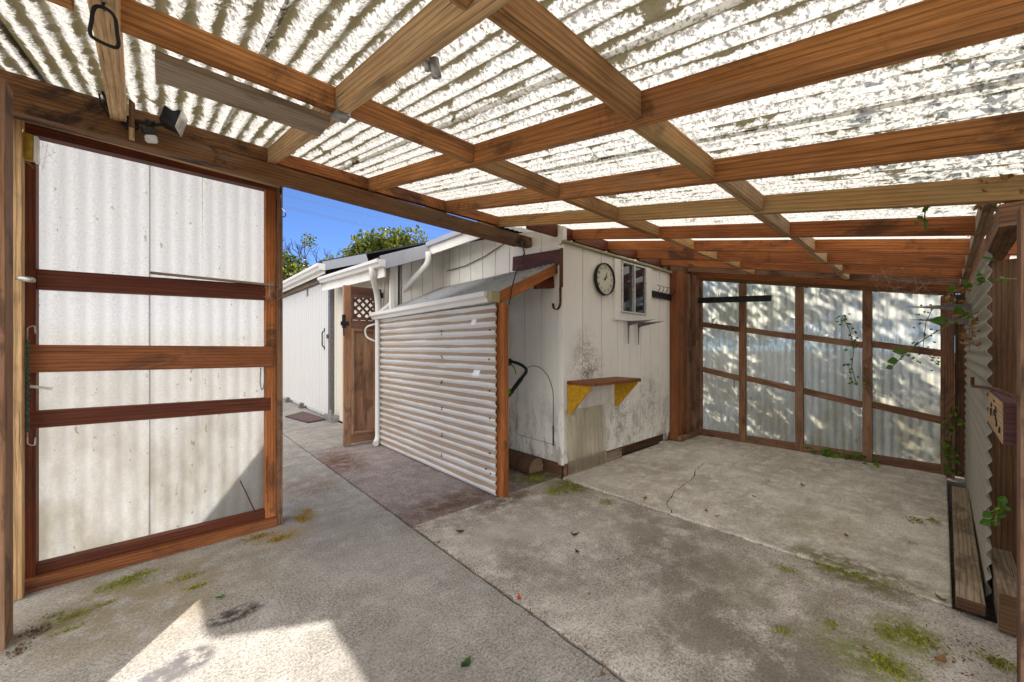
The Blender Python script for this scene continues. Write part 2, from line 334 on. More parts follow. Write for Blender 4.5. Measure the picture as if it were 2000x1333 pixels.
# ------------------------------------------------------------------ mesh builder
class M:
    def __init__(s):
        s.bm = bmesh.new(); s.uv = s.bm.loops.layers.uv.new('UVMap')
    def face(s, pts, uvs=None):
        vs = [p if isinstance(p, bmesh.types.BMVert) else s.bm.verts.new(p) for p in pts]
        try: f = s.bm.faces.new(vs)
        except ValueError: return None
        if uvs:
            for l, q in zip(f.loops, uvs): l[s.uv].uv = q
        return f
    def _hexa(s, P, L, A, B):
        """P: 8 corners (0-3 at the start, 4-7 at the end)"""
        o = (random.uniform(0, 40), random.uniform(0, 40))
        V = [s.bm.verts.new(p) for p in P]
        c = sum((Vector(p) for p in P), Vector())/8
        for idx, w in (((0, 1, 2, 3), None), ((7, 6, 5, 4), None), ((0, 4, 5, 1), A), ((1, 5, 6, 2), B), ((2, 6, 7, 3), A), ((3, 7, 4, 0), B)):
            f = s.bm.faces.new([V[i] for i in idx])
            sh = {0: 0, 1: 0}.get(0) + (.17*idx[0])
            for l in f.loops:
                d = l.vert.co - c
                if w is None: l[s.uv].uv = (d.dot(A)*.3 + o[0], d.dot(B) + o[1])
                else: l[s.uv].uv = (d.dot(L) + o[0], d.dot(w) + o[1] + sh)
    def board(s, p0, p1, w, h, up=(0, 0, 1), skew0=0, skew1=0):
        p0, p1, up = Vector(p0), Vector(p1), Vector(up)
        L = (p1-p0).normalized(); A = L.cross(up).normalized(); B = A.cross(L).normalized()
        a, b = A*w/2, B*h/2
        P = []
        for p, k in ((p0, skew0), (p1, skew1)):
            for sa, sb in ((-1, -1), (1, -1), (1, 1), (-1, 1)):
                P.append(p + a*sa + b*sb + L*(k*sb))
        s._hexa(P, L, A, B); return s
    def box(s, lo, hi, axis=None):
        lo, hi = Vector(lo), Vector(hi); d = hi-lo; c = (lo+hi)/2
        k = axis if axis is not None else max(range(3), key=lambda i: d[i])
        e = Vector((0, 0, 0)); e[k] = d[k]/2
        if k == 2: return s.board(c-e, c+e, d[0], d[1], up=(0, 1, 0))
        up = (0, 0, 1)
        w = d[1] if k == 0 else d[0]
        return s.board(c-e, c+e, w, d[2], up)
    def prism(s, pts, ext):
        pts = [Vector(p) for p in pts]; ext = Vector(ext); n = len(pts)
        o = random.uniform(0, 30)
        e1 = (pts[1]-pts[0]).normalized(); nn = ext.normalized(); e2 = nn.cross(e1)
        uvf = lambda p: (p.dot(e1)+o, p.dot(e2)+o)
        A = [s.bm.verts.new(p) for p in pts]; B = [s.bm.verts.new(p+ext) for p in pts]
        s.face(A[::-1], [uvf(v.co) for v in A[::-1]]); s.face(B, [uvf(v.co) for v in B])
        for i in range(n):
            j = (i+1) % n
            q = [A[i], A[j], B[j], B[i]]; d = (pts[j]-pts[i]).length
            s.face(q, [(o, o), (o+d, o), (o+d, o+ext.length), (o, o+ext.length)])
        return s
    def tube(s, pts, r, n=8, caps=True):
        pts = [Vector(p) for p in pts]; k = len(pts); rs = r if isinstance(r, (list, tuple)) else [r]*k
        rings = []; prev = None; acc = 0
        o = random.uniform(0, 30)
        for i, p in enumerate(pts):
            t = (pts[min(i+1, k-1)]-pts[max(i-1, 0)]).normalized()
            if prev is None:
                a = t.orthogonal().normalized()
            else:
                a = (prev - t*prev.dot(t))
                a = a.normalized() if a.length > 1e-6 else t.orthogonal().normalized()
            prev = a; b = t.cross(a)
            rings.append([s.bm.verts.new(p+(a*math.cos(2*PI*q/n)+b*math.sin(2*PI*q/n))*rs[i]) for q in range(n)])
            if i: acc += (pts[i]-pts[i-1]).length
            if i:
                for q in range(n):
                    q2 = (q+1) % n
                    f = s.face([rings[i-1][q], rings[i-1][q2], rings[i][q2], rings[i][q]],
                               [(o+acc, q/n*.3), (o+acc, (q+1)/n*.3), (o+acc+.02, (q+1)/n*.3), (o+acc+.02, q/n*.3)])
                    if f: f.smooth = True
        if caps:
            s.face(rings[0][::-1]); s.face(rings[-1])
        return s
    def disc(s, c, axis, r, h, n=40, r2=None):
        """solid disc/drum"""
        c, ax = Vector(c), Vector(axis).normalized()
        return s.tube([c, c+ax*h], [r, r if r2 is None else r2], n)
    def leaf(s, c, d, nrm, l, w, fold=.25):
        c, d = Vector(c), Vector(d).normalized(); nrm = Vector(nrm)
        sd = d.cross(nrm)
        if sd.length < 1e-4: sd = d.orthogonal()
        sd.normalize(); up = sd.cross(d)
        a = s.bm.verts.new(c); b = s.bm.verts.new(c+d*l)
        m1 = s.bm.verts.new(c+d*l*.45+sd*w/2+up*w*fold); m2 = s.bm.verts.new(c+d*l*.45-sd*w/2+up*w*fold)
        s.bm.faces.new((a, m1, b)); s.bm.faces.new((a, b, m2))
    def corr(s, O, across, along, W, L, pitch=.068, amp=.0085, nl=10, per=8, wob=.003, ph=0.):
        """corrugated sheet: O corner, across/along unit vectors"""
        O, a, l = Vector(O), Vector(across).normalized(), Vector(along).normalized(); nn = a.cross(l).normalized()
        nu = max(2, int(W/pitch*per)); sd = random.uniform(0, 50)
        grid = []
        for i in range(nu+1):
            u = W*i/nu; row = []
            for j in range(nl+1):
                v = L*j/nl
                w = wob*mnoise.noise(Vector((u*2.2+sd, v*1.6, sd)))
                row.append(s.bm.verts.new(O+a*u+l*v+nn*(amp*math.cos(2*PI*(u/pitch+ph))+w)))
            grid.append(row)
        for i in range(nu):
            for j in range(nl):
                f = s.face([grid[i][j], grid[i+1][j], grid[i+1][j+1], grid[i][j+1]],
                           [((W*(i+di)/nu)/pitch+ph, L*(j+dj)/nl) for di, dj in ((0, 0), (1, 0), (1, 1), (0, 1))])
                f.smooth = True
        return s

ORG = {}
def obj(name, m, mat, parent=None, bevel=0., solid=0., pivot=None):
    bm = m.bm
    bmesh.ops.recalc_face_normals(bm, faces=bm.faces) if solid == 0. else None
    me = bpy.data.meshes.new(name)
    if parent is not None: org = ORG[parent.name]
    else:
        xs = [v.co for v in bm.verts]
        lo = Vector([min(p[i] for p in xs) for i in range(3)]); hi = Vector([max(p[i] for p in xs) for i in range(3)])
        org = Vector(((lo.x+hi.x)/2, (lo.y+hi.y)/2, lo.z)) if pivot is None else Vector(pivot)
    bmesh.ops.translate(bm, verts=bm.verts, vec=-org)
    bm.to_mesh(me); bm.free()
    o = bpy.data.objects.new(name, me); COL.objects.link(o)
    me.materials.append(MT[mat] if isinstance(mat, str) else mat)
    if parent is not None: o.parent = parent
    else: o.location = org
    ORG[o.name] = org
    if bevel:
        b = o.modifiers.new('bevel', 'BEVEL'); b.width = bevel; b.segments = 2; b.limit_method = 'ANGLE'; b.angle_limit = R(50)
    if solid:
        b = o.modifiers.new('solid', 'SOLIDIFY'); b.thickness = solid; b.offset = 0
    return o

def tag(o, label, cat, group=None):
    o['label'] = label; o['category'] = cat
    if group: o['group'] = group
    return o
def struct(o): o['kind'] = 'structure'; return o
def stuff(o): o['kind'] = 'stuff'; return o
def thing(name, loc, label, cat, group=None):
    o = bpy.data.objects.new(name, None); COL.objects.link(o)
    o.location = loc; o.empty_display_size = .1; ORG[o.name] = Vector(loc)
    return tag(o, label, cat, group)
def wboard(name, parent, mat, p0, p1, w, h, up=(0, 0, 1), bev=.0025, **k):
    return obj(name, M().board(p0, p1, w, h, up, **k), mat, parent, bev)
def wbox(name, parent, mat, lo, hi, axis=None, bev=.0025):
    return obj(name, M().box(lo, hi, axis), mat, parent, bev)
def copy_tree(o, delta, parent=None):
    c = o.copy(); COL.objects.link(c)
    if parent is not None: c.parent = parent
    else: c.location = o.location + Vector(delta)
    for ch in list(o.children): copy_tree(ch, delta, c)
    return c
def text_mesh(txt, size):
    cu = bpy.data.curves.new('t', 'FONT'); cu.body = txt; cu.size = size; cu.align_x = 'CENTER'; cu.align_y = 'CENTER'; cu.extrude = .0006
    o = bpy.data.objects.new('t', cu); COL.objects.link(o)
    dg = bpy.context.evaluated_depsgraph_get()
    me = bpy.data.meshes.new_from_object(o.evaluated_get(dg))
    bpy.data.objects.remove(o); bpy.data.curves.remove(cu)
    return me

def siding(m, A, B, z0, zA, zB, nrm, grooves, t=.05, gw=.012, gd=.016):
    """board siding between floor points A and B, top zA..zB, groove positions in metres from A"""
    A, B, nrm = Vector((*A, 0)), Vector((*B, 0)), Vector((*nrm, 0))
    Ln = (B-A).length; d = (B-A).normalized()
    prof = [(0, 0)]
    for gpos in sorted(grooves):
        if gw < gpos < Ln-gw: prof += [(gpos-gw/2, 0), (gpos-gw/2, -gd), (gpos+gw/2, -gd), (gpos+gw/2, 0)]
    prof += [(Ln, 0)]
    zt = lambda u: zA+(zB-zA)*u/Ln
    zb = z0 if callable(z0) else (lambda u: z0)
    def P(u, off, z): p = A+d*u+nrm*off; return (p.x, p.y, z)
    for (u0, o0), (u1, o1) in zip(prof, prof[1:]):
        m.face([P(u0, o0, zb(u0)), P(u1, o1, zb(u1)), P(u1, o1, zt(u1)), P(u0, o0, zt(u0))])
    m.face([P(0, -t, zb(0)), P(0, -t, zt(0)), P(Ln, -t, zt(Ln)), P(Ln, -t, zb(Ln))])
    for u in (0, Ln): m.face([P(u, 0, zb(u)), P(u, 0, zt(u)), P(u, -t, zt(u)), P(u, -t, zb(u))])
    m.face([P(0, 0, zt(0)), P(Ln, 0, zt(Ln)), P(Ln, -t, zt(Ln)), P(0, -t, zt(0))])
    m.face([P(0, 0, zb(0)), P(Ln, 0, zb(Ln)), P(Ln, -t, zb(Ln)), P(0, -t, zb(0))])
    return m
def frange(a, b, s):
    out = []
    while a < b: out.append(a); a += s
    return out
def siding_obj(name, parent, mat, *a, **k):
    m = siding(M(), *a, **k)
    return obj(name, m, mat, parent)

# ------------------------------------------------------------------ ground
def slabmesh(name, mat, outline, z1, z0, dens=.0):
    m = M()
    m.prism([(x, y, z0) for x, y in outline], (0, 0, z1-z0))
    return struct(obj(name, m, mat, None, .008, pivot=(0, 0, 0)))
gm = M(); gm.face([(-150, -150, -.055), (150, -150, -.055), (150, 150, -.055), (-150, 150, -.055)])
struct(obj('ground', gm, 'dirt', pivot=(0, 0, 0)))
def wobbly(p, q, amp, n):
    p, q = Vector(p), Vector(q); d = (q-p); s = Vector((-d.y, d.x)).normalized()
    return [tuple(p+d*i/n+s*(amp*mnoise.noise(Vector((i*.9, p.x*3, p.y))) if 0 < i < n else 0)) for i in range(n)]
J = .008
slabmesh('path', 'path', [(-6, -6)] + [(1.24-J, -6)] + wobbly((1.24-J, -2), (1.24-J, 4.7), .009, 160) + [(1.24-J, 4.7), (-6, 4.7)], 0., -.1)
slabmesh('path', 'path', [(-6, 4.712), (1.24-J, 4.712), (1.24-J, 24), (-6, 24)], .002, -.1)
slabmesh('path', 'path', [(1.24+J, 4.92)] + [(2.115, 4.92), (2.115, 24), (1.24+J, 24)], -.002, -.1)
slabmesh('floor', 'floor', [(1.24+J, -3)] + [(2.70, -3), (2.70, 2.39), ] + wobbly((2.70, 2.39), (1.24+J, 2.39), .004, 14) + wobbly((1.24+J, 2.39), (1.24+J, -3), .009, 160), -.001, -.1)
slabmesh('pavement', 'asphalt', [(1.24+J, 2.402), (2.80, 2.402), (2.80, 4.5), (2.1, 4.91), (1.24+J, 4.91)], -.006, -.1)
slabmesh('slab', 'slab', [(2.715, -.035)] + [(5.46, -.035), (5.46, 2.36), (4.0, 2.36), (2.76, 2.345)] + wobbly((2.725, 2.33), (2.715, -.035), .02, 90), .006, -.1)
# cracks are narrow real strips of soil lying in the slab
def crack(pts, w, z):
    m = M(); P = []
    for (a, b) in zip(pts, pts[1:]):
        for k in range(5):
            t = k/5; P.append(Vector((a[0]+(b[0]-a[0])*t+random.uniform(-.012, .012), a[1]+(b[1]-a[1])*t+random.uniform(-.012, .012), z)))
    P.append(Vector((*pts[-1], z)))
    for a, b in zip(P, P[1:]):
        s = Vector((-(b-a).y, (b-a).x, 0)).normalized()*w*random.uniform(.3, 1.)
        m.face([a-s, b-s, b+s, a+s])
    return struct(obj('crack', m, 'joint', pivot=(0, 0, 0)))
crack([(4.19, 1.643), (3.85, 1.60), (3.53, 1.508), (3.16, 1.482), (2.87, 1.417), (2.72, 1.3)], .0045, .0095)
crack([(.2, 4.1), (.7, 4.25), (1.2, 4.62)], .003, .003)
crack([(1.3, 5.6), (1.75, 6.05), (2.1, 6.0)], .003, .002)

# ------------------------------------------------------------------ carport
zb = lambda Y: 1.785+.2*Y                       # underside of the rafters
RAF = [-.80, -.155, .50, 1.125, 1.77, 2.36, 3.0, 3.6, 4.2, 4.8, 5.40]
cp = thing('carport', (2.4, 1.3, 0), 'open timber carport with a dirty translucent corrugated roof on sloping rafters', 'carport')
def upY(): return Vector((0, -.2, 1)).normalized()
H = .092
for i, x in enumerate(RAF):
    w = .04; y0, y1 = -.30, 3.12
    if x > 2.8: y1 = 2.50
    mt = ['olive', 'pale', 'pale', 'rafter', 'rafter', 'olive', 'orange', 'orange', 'orange', 'orange', 'dark'][i]
    xa = xb_ = x
    if i == 1: w = .058; xa, xb_ = -.045, -.182
    zz = lambda y: zb(y)+H/2
    jx = random.uniform(-.006, .006)
    wboard('rafter', cp, mt, (xa+jx, y0, zz(y0)), (xb_-jx, y1, zz(y1)), w, H)
for row, yy, mt in ((1, .655, 'olive'), (2, 1.53, 'rafter')):
    for i, (a, b) in enumerate(zip(RAF, RAF[1:])):
        y = yy + (.012 if i % 2 else -.012)
        k = mt if not (row == 2 and i in (0, 1, 2)) else 'rafter'
        if row == 2 and i >= 3: k = 'olive'
        if row == 1 and i >= 4: k = 'pale'
        wbox('blocking', cp, k, (a+.0215, y-.02, zb(y)+random.uniform(.001, .006)), (b-.0215, y+.02, zb(y)+H-.004), 0)
for i, (a, b) in enumerate(zip(RAF, RAF[1:])):
    if a < 2.3:
        y = 2.80
        wbox('blocking', cp, 'header' if i < 2 else 'orange', (a+.0215, y-.02, zb(y)+.005), (b-.0215, y+.02, zb(y)+H-.004), 0)
    else:
        y = 2.44
        wbox('blocking', cp, 'red', (a+.0215, y-.02, zb(y)-.02), (b-.0215, y+.02, zb(y)+H-.004), 0)
    if a > 2.3:
        y = -.13
        wbox('blocking', cp, 'grey', (a+.0215, y-.018, zb(y)+.004), (b-.0215, y+.018, zb(y)+H-.012), 0)
# header of two timbers, a pale board above the partition
wboard('header_beam', cp, 'header', (-1.0, 2.80, 2.305), (2.752, 2.80, 2.262), .085, .096)
wboard('header_beam', cp, 'grey', (-1.0, 2.885, 2.325), (2.752, 2.885, 2.295), .07, .085)
wboard('header_board', cp, 'pale', (-.62, 2.962, 2.332), (.60, 2.962, 2.302), .075, .046)
wboard('header_board', cp, 'red', (.605, 2.962, 2.322), (2.74, 2.962, 2.285), .075, .05)
wbox('scab_board', cp, 'grey', (-.02, 1.565, 2.062), (.474, 1.70, 2.088), 0)
# posts and top plate of the low side
wbox('top_plate', cp, 'dark', (2.34, -.215, 1.655), (5.56, -.145, 1.741), 0)
wbox('post', cp, 'brown', (3.20, -.262, -.05), (3.29, -.162, 1.653), 2)
wbox('post', cp, 'dark', (2.02, -.275, -.05), (2.11, -.168, 1.653), 2)
wbox('post', cp, 'dark', (-.60, 2.49, -.05), (-.468, 2.60, 2.272), 2)
wbox('trim_board', cp, 'dark', (-.61, 2.60, 1.60), (-.482, 2.63, 2.26), 2)
wbox('door_jamb', cp, 'pale', (-.61, 2.935, 0.002), (-.502, 2.98, 2.30), 2)
wbox('end_plate', cp, 'orange', (5.35, -.05, 1.70), (5.352, 0, 1.702), 1) if False else None
# roof sheets, lapped, each a part
slope = Vector((0, 1, .2)).normalized()
x = -1.1; k = 0
while x < 5.55:
    y0, y1 = -.46+random.uniform(-.03, .03), 3.22+random.uniform(-.03, .03)
    O = (x, y0, zb(y0)+H+.0125+(.0035 if k % 2 else 0))
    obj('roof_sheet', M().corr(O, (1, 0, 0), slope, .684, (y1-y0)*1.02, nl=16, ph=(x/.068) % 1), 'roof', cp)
    x += .668; k += 1
# metal strap round a joint
m = M(); m.box((.474, 1.50, 2.078), (.526, 1.508, 2.13)); m.box((.472, 1.505, 2.076), (.528, 1.56, 2.081)); m.box((.525, 1.50, 2.078), (.5285, 1.54, 2.15))
obj('metal_strap', m, 'zinc', cp)
m = M(); m.disc((.535, .905, 1.972), (.3, .15, -1), .013, .045, 14); m.disc((.522, .925, 1.98), (.3, .15, -1), .009, .032, 12); m.tube([(.535, .90, 1.93), (.545, .9, 1.92), (.555, .905, 1.93)], .002, 6)
tag(obj('cable_clamp', m, 'zinc'), 'small grey metal clamp screwed under the pale rafter in the roof', 'clamp')

# ------------------------------------------------------------------ framed partition on the left
pw = thing('partition_wall', (.04, 3.05, 0), 'redwood framed wall of pale corrugated sheets with four cross rails beside the opening', 'wall')
wbox('stile', pw, 'red', (-.525, 3.022, .05), (-.474, 3.088, 2.285), 2)
wbox('stile', pw, 'orange', (.505, 3.022, .05), (.565, 3.088, 2.285), 2)
wbox('stile', pw, 'dark', (.5665, 3.0, .0), (.602, 3.12, 2.29), 2)
wbox('top_rail', pw, 'red', (-.525, 3.020, 2.262), (.5655, 3.085, 2.318), 0)
wboard('rail', pw, 'red', (-.474, 3.052, 1.545), (.505, 3.052, 1.572), .055, .10)
wboard('rail', pw, 'rail', (-.505, 3.030, 1.147), (.548, 3.030, 1.141), .052, .138)
wboard('rail', pw, 'red', (-.495, 3.043, .842), (.535, 3.043, .823), .048, .085)
wbox('bottom_rail', pw, 'red', (-.474, 3.03, .062), (.505, 3.085, .112), 0)
wbox('sill', pw, 'rail', (-.53, 2.985, .002), (.5655, 3.10, .060), 0)
wboard('batten', pw, 'grey', (-.06, 3.012, 1.628), (.555, 3.012, 1.622), .022, .014)
for a, b, off in ((-.50, -.058, 0), (-.062, .182, .003), (.179, .56, 0)):
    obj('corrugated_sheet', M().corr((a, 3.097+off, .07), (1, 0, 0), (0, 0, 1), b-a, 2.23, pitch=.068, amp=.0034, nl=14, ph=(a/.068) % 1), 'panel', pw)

# ------------------------------------------------------------------ back fence
bf = thing('corrugated_fence', (5.5, 1.1, 0), 'dark timber framed fence of translucent corrugated sheets closing the far end', 'fence')
ft = lambda Y: 1.70+.193*Y                       # top of the fence follows the roof
ys = [2.245, 1.70, 1.105, .52, -.04]
for i, y in enumerate(ys):
    w = .075 if i not in (0, 4) else .09
    wbox('fence_post', bf, 'dark', (5.475, y-w/2, -.02), (5.53, y+w/2, ft(y)), 2)
for f0, f1, mt in ((1.515, .176, 0), (.925, .186, 0)):
    pass
for a, b in zip(ys, ys[1:]):
    for base, sl, hh in ((1.150, .167, .068), (.512, .181, .068)):
        j = random.uniform(-.012, .012)
        wboard('rail', bf, 'dark', (5.507, a-.0385, base+sl*a+j), (5.507, b+.0385, base+sl*b+j), .04, hh)
    wboard('sill', bf, 'dark', (5.505, a-.0385, .045), (5.505, b+.0385, .045), .045, .085)
wboard('top_rail', bf, 'brown', (5.50, 2.30, ft(2.30)+.022), (5.50, -.09, ft(-.09)+.022), .075, .042)
for i, (a, b) in enumerate(zip(ys, ys[1:])):
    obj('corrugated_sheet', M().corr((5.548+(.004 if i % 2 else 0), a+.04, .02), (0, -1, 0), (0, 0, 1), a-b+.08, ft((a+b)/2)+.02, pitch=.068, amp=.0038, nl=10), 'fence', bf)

wbox('corner_board', bf, 'brown', (5.505, -.165, 0), (5.53, -.0865, 1.70), 2)
wboard('end_beam', cp, 'orange', (5.50, 2.52, zb(2.52)+.017), (5.50, -.22, zb(-.22)+.017), .038, .146)

# ------------------------------------------------------------------ right corrugated wall
rw = thing('corrugated_wall', (4.1, -.16, 0), 'pale wall of sideways corrugated sheet running along the low right side', 'wall')
obj('corrugated_sheet', M().corr((2.87, -.150, .03), (0, 0, 1), (1, 0, 0), 1.63, 2.62, pitch=.068, amp=.0085, nl=24), 'rwall', rw, solid=.002)
wbox('post', rw, 'dark', (4.4, -.215, 0), (4.46, -.163, 1.65), 2)

# ------------------------------------------------------------------ shed
sh = thing('shed', (3.9, 4.3, 0), 'white board sided shed with mildewed walls and a small sliding window under the carport roof', 'shed')
cg = [.30, .62, .94, 1.13, 1.33, 1.56, 1.76, 1.97]
siding_obj('wall', sh, 'wall', (2.76, 2.35), (4.86, 2.35), lambda u: .115+.0*u, 2.175, 2.165, (0, -1), [.29, .60, .90, 1.15, 1.38, 1.60, 1.83, 2.04] )
siding_obj('wall', sh, 'wall', (2.76, 4.43), (2.76, 2.352), .12, 2.545, 2.335, (-1, 0), frange(.15, 2.0, .235))
siding_obj('wall', sh, 'wall', (2.03, 4.43), (2.758, 4.43), 0, 2.23, 2.52, (0, -1), frange(.12, .7, .15))
wbox('corner_trim', sh, 'wall', (2.742, 2.338, .11), (2.7575, 2.40, 2.16), 2)
wbox('corner_trim', sh, 'trim', (2.01, 4.40, 0), (2.06, 4.428, 2.24), 2)
wboard('top_edge', sh, 'capmoss', (2.74, 2.335, 2.185), (4.9, 2.335, 2.172), .045, .022)
wbox('back_wall', sh, 'far', (4.86, 2.42, 0), (4.92, 6.6, 2.4), 1)
wbox('end_post', sh, 'rail', (4.862, 2.25, .02), (4.96, 2.345, 2.19), 2)
wbox('end_post', sh, 'orange', (4.98, 2.262, .02), (5.04, 2.335, 2.19), 2)
wbox('end_post', sh, 'rail', (5.06, 2.29, .02), (5.20, 2.335, 2.19), 2)
wbox('end_post', sh, 'dark', (5.205, 2.27, .02), (5.33, 2.335, 2.19), 2)
wbox('end_post', sh, 'dark', (5.345, 2.22, .02), (5.47, 2.335, 2.19), 2)
wbox('back_board', sh, 'brown', (4.86, 2.345, .0), (5.56, 2.37, 2.30), 2)
wbox('sill_board', sh, 'dark', (4.86, 2.20, .02), (5.46, 2.249, .075), 0)
# arched hatch outlined on the front wall
m = M()
hp = [(2.984, .296), (2.975, .70)]
for k in range(13):
    a = PI*(k/12); hp.append((2.722+.253*math.cos(a), .72+.30*math.sin(a)))
hp += [(2.470, .68), (2.474, .282)]
m.prism([(2.757, y, z) for y, z in hp], (-.006, 0, 0))
ht = obj('hatch', m, 'wall', sh, .001)
m = M()
cut = [Vector((2.7535, y, z)) for y, z in hp+hp[:1]]
m.tube(cut, .0035, 6); m.box((2.7475, 2.463, .27), (2.7545, 2.475, .46), 2)
obj('saw_cut', m, 'joint', ht)
# base boards and dark crawl gap
wbox('base_board', sh, 'dark', (2.83, 2.372, -.02), (3.70, 2.41, .112), 0)
wbox('base_board', sh, 'grey', (2.95, 2.330, .0), (3.71, 2.352, .105), 0)
wbox('base_board', sh, 'brown', (3.72, 2.44, -.02), (4.86, 2.47, .112), 0)
wbox('base_board', sh, 'brown', (2.80, 2.42, -.02), (2.83, 4.4, .118), 1)
# window
wn = obj('window', M().box((3.56, 2.318, 1.50), (3.675, 2.349, 2.155), 2).box((4.195, 2.318, 1.50), (4.34, 2.349, 2.15), 2).box((3.6755, 2.318, 1.50), (4.1945, 2.349, 1.585), 0), 'trim', sh, .002)
m = M(); m.box((3.676, 2.30, 1.586), (4.194, 2.347, 1.602), 0); m.box((3.676, 2.30, 2.125), (4.194, 2.347, 2.14), 0)
for xx in (3.676, 3.925, 4.17): m.box((xx, 2.303, 1.6025), (xx+.022, 2.346, 2.1245), 2)
obj('frame', m, 'alu', wn)
obj('pane', M().box((3.699, 2.336, 1.603), (3.924, 2.344, 2.124), 2), 'glass', wn)
obj('pane', M().box((3.948, 2.322, 1.603), (4.169, 2.330, 2.124), 2), 'glass', wn)
# roof of the shed: eaves step out beyond the jut
rz = lambda X: 2.205+.395*(X-1.82)
m = M()
for (x0, x1, y0, y1) in ((1.80, 3.95, 4.23, 6.62), (2.43, 3.95, 3.24, 4.229)):
    m.prism([(x0, y0, rz(x0)), (x1, y0, rz(x1)), (x1, y1, rz(x1)), (x0, y1, rz(x0))], (0, 0, .03))
m.prism([(3.951, 3.24, rz(3.95)), (6.2, 3.24, rz(3.95)-.8), (6.2, 6.62, rz(3.95)-.8), (3.951, 6.62, rz(3.95))], (0, 0, .03))
obj('roof', m, 'shingle', sh)
wboard('fascia', sh, 'fascia', (1.83, 4.22, rz(1.83)-.045), (2.45, 4.22, rz(2.45)-.045), .022, .15)
wboard('fascia', sh, 'trim', (2.44, 4.24, rz(2.44)-.055), (2.44, 2.98, rz(2.44)-.06), .022, .10)
wboard('drip_edge', sh, 'fascia', (2.415, 4.24, rz(2.44)+.02), (2.415, 2.98, rz(2.44)+.015), .05, .055)
def gutter(x, y0, y1, z0, z1, w=.10, h=.08):
    m = M(); prof = [(0, 0), (w*.55, -h*.0), (w*.55, 0), (w, h*.45), (w, h), (w-.012, h), (w-.012, h*.5), (w*.5, .008), (.008, .008), (.008, h), (0, h)]
    prof = [(0, 0), (w*.6, 0), (w*.75, h*.35), (w, h*.55), (w, h), (w-.014, h), (w-.014, h*.6), (w*.7, h*.42), (w*.55, .01), (.01, .01), (.01, h), (0, h)]
    m.prism([(x-a, y0, z0-h+b) for a, b in prof], (0, y1-y0, z1-z0))
    m.prism([(x, y0-.004, z0-h), (x-w*.6, y0-.004, z0-h), (x-w*.75, y0-.004, z0-h*.65), (x-w, y0-.004, z0-h*.45), (x-w, y0-.004, z0), (x, y0-.004, z0)], (0, .0035, 0))
    return m
gt = obj('gutter', gutter(1.86, 4.20, 6.45, 2.195, 2.285), 'gutter', sh)
wboard('gutter_board', sh, 'trim', (1.875, 4.25, 2.08), (1.875, 6.6, 2.17), .02, .14)
# the two pipes meet above the lean-to
def bez(pts, n=6):
    pts = [Vector(p) for p in pts]; out = [pts[0]]
    for i in range(1, len(pts)-1):
        a, b, c = pts[i-1], pts[i], pts[i+1]
        r = min((a-b).length, (c-b).length)*.45
        p, q = b+(a-b).normalized()*r, b+(c-b).normalized()*r
        for k in range(n+1):
            t = k/n; out.append(p*(1-t)**2+b*2*t*(1-t)+q*t*t)
    return out+[pts[-1]]
dp = obj('downpipe', M().tube(bez([(1.81, 4.45, 2.14), (1.81, 4.45, 2.05), (1.985, 4.70, 1.84), (1.985, 4.70, .07), (1.92, 4.62, .03)]), .036, 14), 'pipe', sh)
obj('branch_pipe', M().tube(bez([(2.40, 4.19, 2.37), (2.40, 4.19, 2.24), (2.07, 4.62, 1.70), (1.99, 4.70, 1.62)]), .036, 14), 'pipe', sh)
obj('pipe_loop', M().tube(bez([(1.965, 4.72, 1.50), (1.86, 4.80, 1.46), (1.87, 4.80, 1.33), (1.97, 4.72, 1.28)]), .012, 8), 'pipe', sh)
obj('cable', M().tube([(2.735, 4.3, 2.20), (2.735, 3.9, 2.20), (2.735, 3.5, 2.25), (2.735, 3.1, 2.34)], .006, 6), 'blackplastic', sh)

# ------------------------------------------------------------------ lean-to against the shed
lt = thing('lean_to', (2.35, 3.5, 0), 'low lean-to with a corrugated side screen and white gutter leaning on the shed', 'lean-to')
wbox('post', lt, 'orange', (2.012, 2.40, -.02), (2.052, 2.44, 1.60), 2)
wbox('post', lt, 'orange', (2.02, 2.345, -.02), (2.075, 2.398, 1.56), 2)
wbox('post', lt, 'orange', (2.015, 4.55, -.02), (2.06, 4.60, 1.60), 2)
wboard('rafter', lt, 'orange', (2.02, 2.44, 1.60), (2.752, 2.44, 1.955), .04, .10, up=(-.43, 0, 1))
wbox('brace', lt, 'red', (2.50, 2.42, 1.74), (2.751, 2.455, 1.87), 0) if False else None
wboard('brace', lt, 'red', (2.50, 2.475, 1.80), (2.752, 2.475, 1.835), .03, .13, up=(-.15, 0, 1))
wboard('ledger', lt, 'purple', (2.742, 3.02, 2.085), (2.742, 2.362, 2.045), .03, .145)
wbox('ledger_end', lt, 'brown', (2.718, 2.330, 1.76), (2.7345, 2.365, 2.12), 2)
sl = Vector((.745, 0, .345)).normalized()
obj('roof_sheet', M().corr((2.0, 4.68, 1.655), (0, -1, 0), sl, 2.27, .80, pitch=.068, amp=.0085, nl=8), 'leanroof', lt, solid=.0015)
sc_ = obj('side_sheet', M().corr((1.988, 4.64, .0), (0, 0, 1), (0, -1, 0), 1.55, 2.24, pitch=.072, amp=.009, nl=20), 'screen', lt, solid=.0015)
wbox('bottom_board', lt, 'pale', (2.012, 2.445, .0), (2.03, 4.54, .05), 1)
m = M().disc((1.982, 2.52, .2), (-1, 0, 0), .008, .006, 10)
scr = obj('screw', m, 'screw', sc_); done = False
for yy in (2.47, 3.2, 3.21):
    for zz in (.18, .36, .62, .86, 1.10, 1.34):
        c = scr.copy(); COL.objects.link(c); c.parent = sc_; c.location = (0, yy-2.52+random.uniform(-.01, .01), zz-.2+random.uniform(-.02, .02))
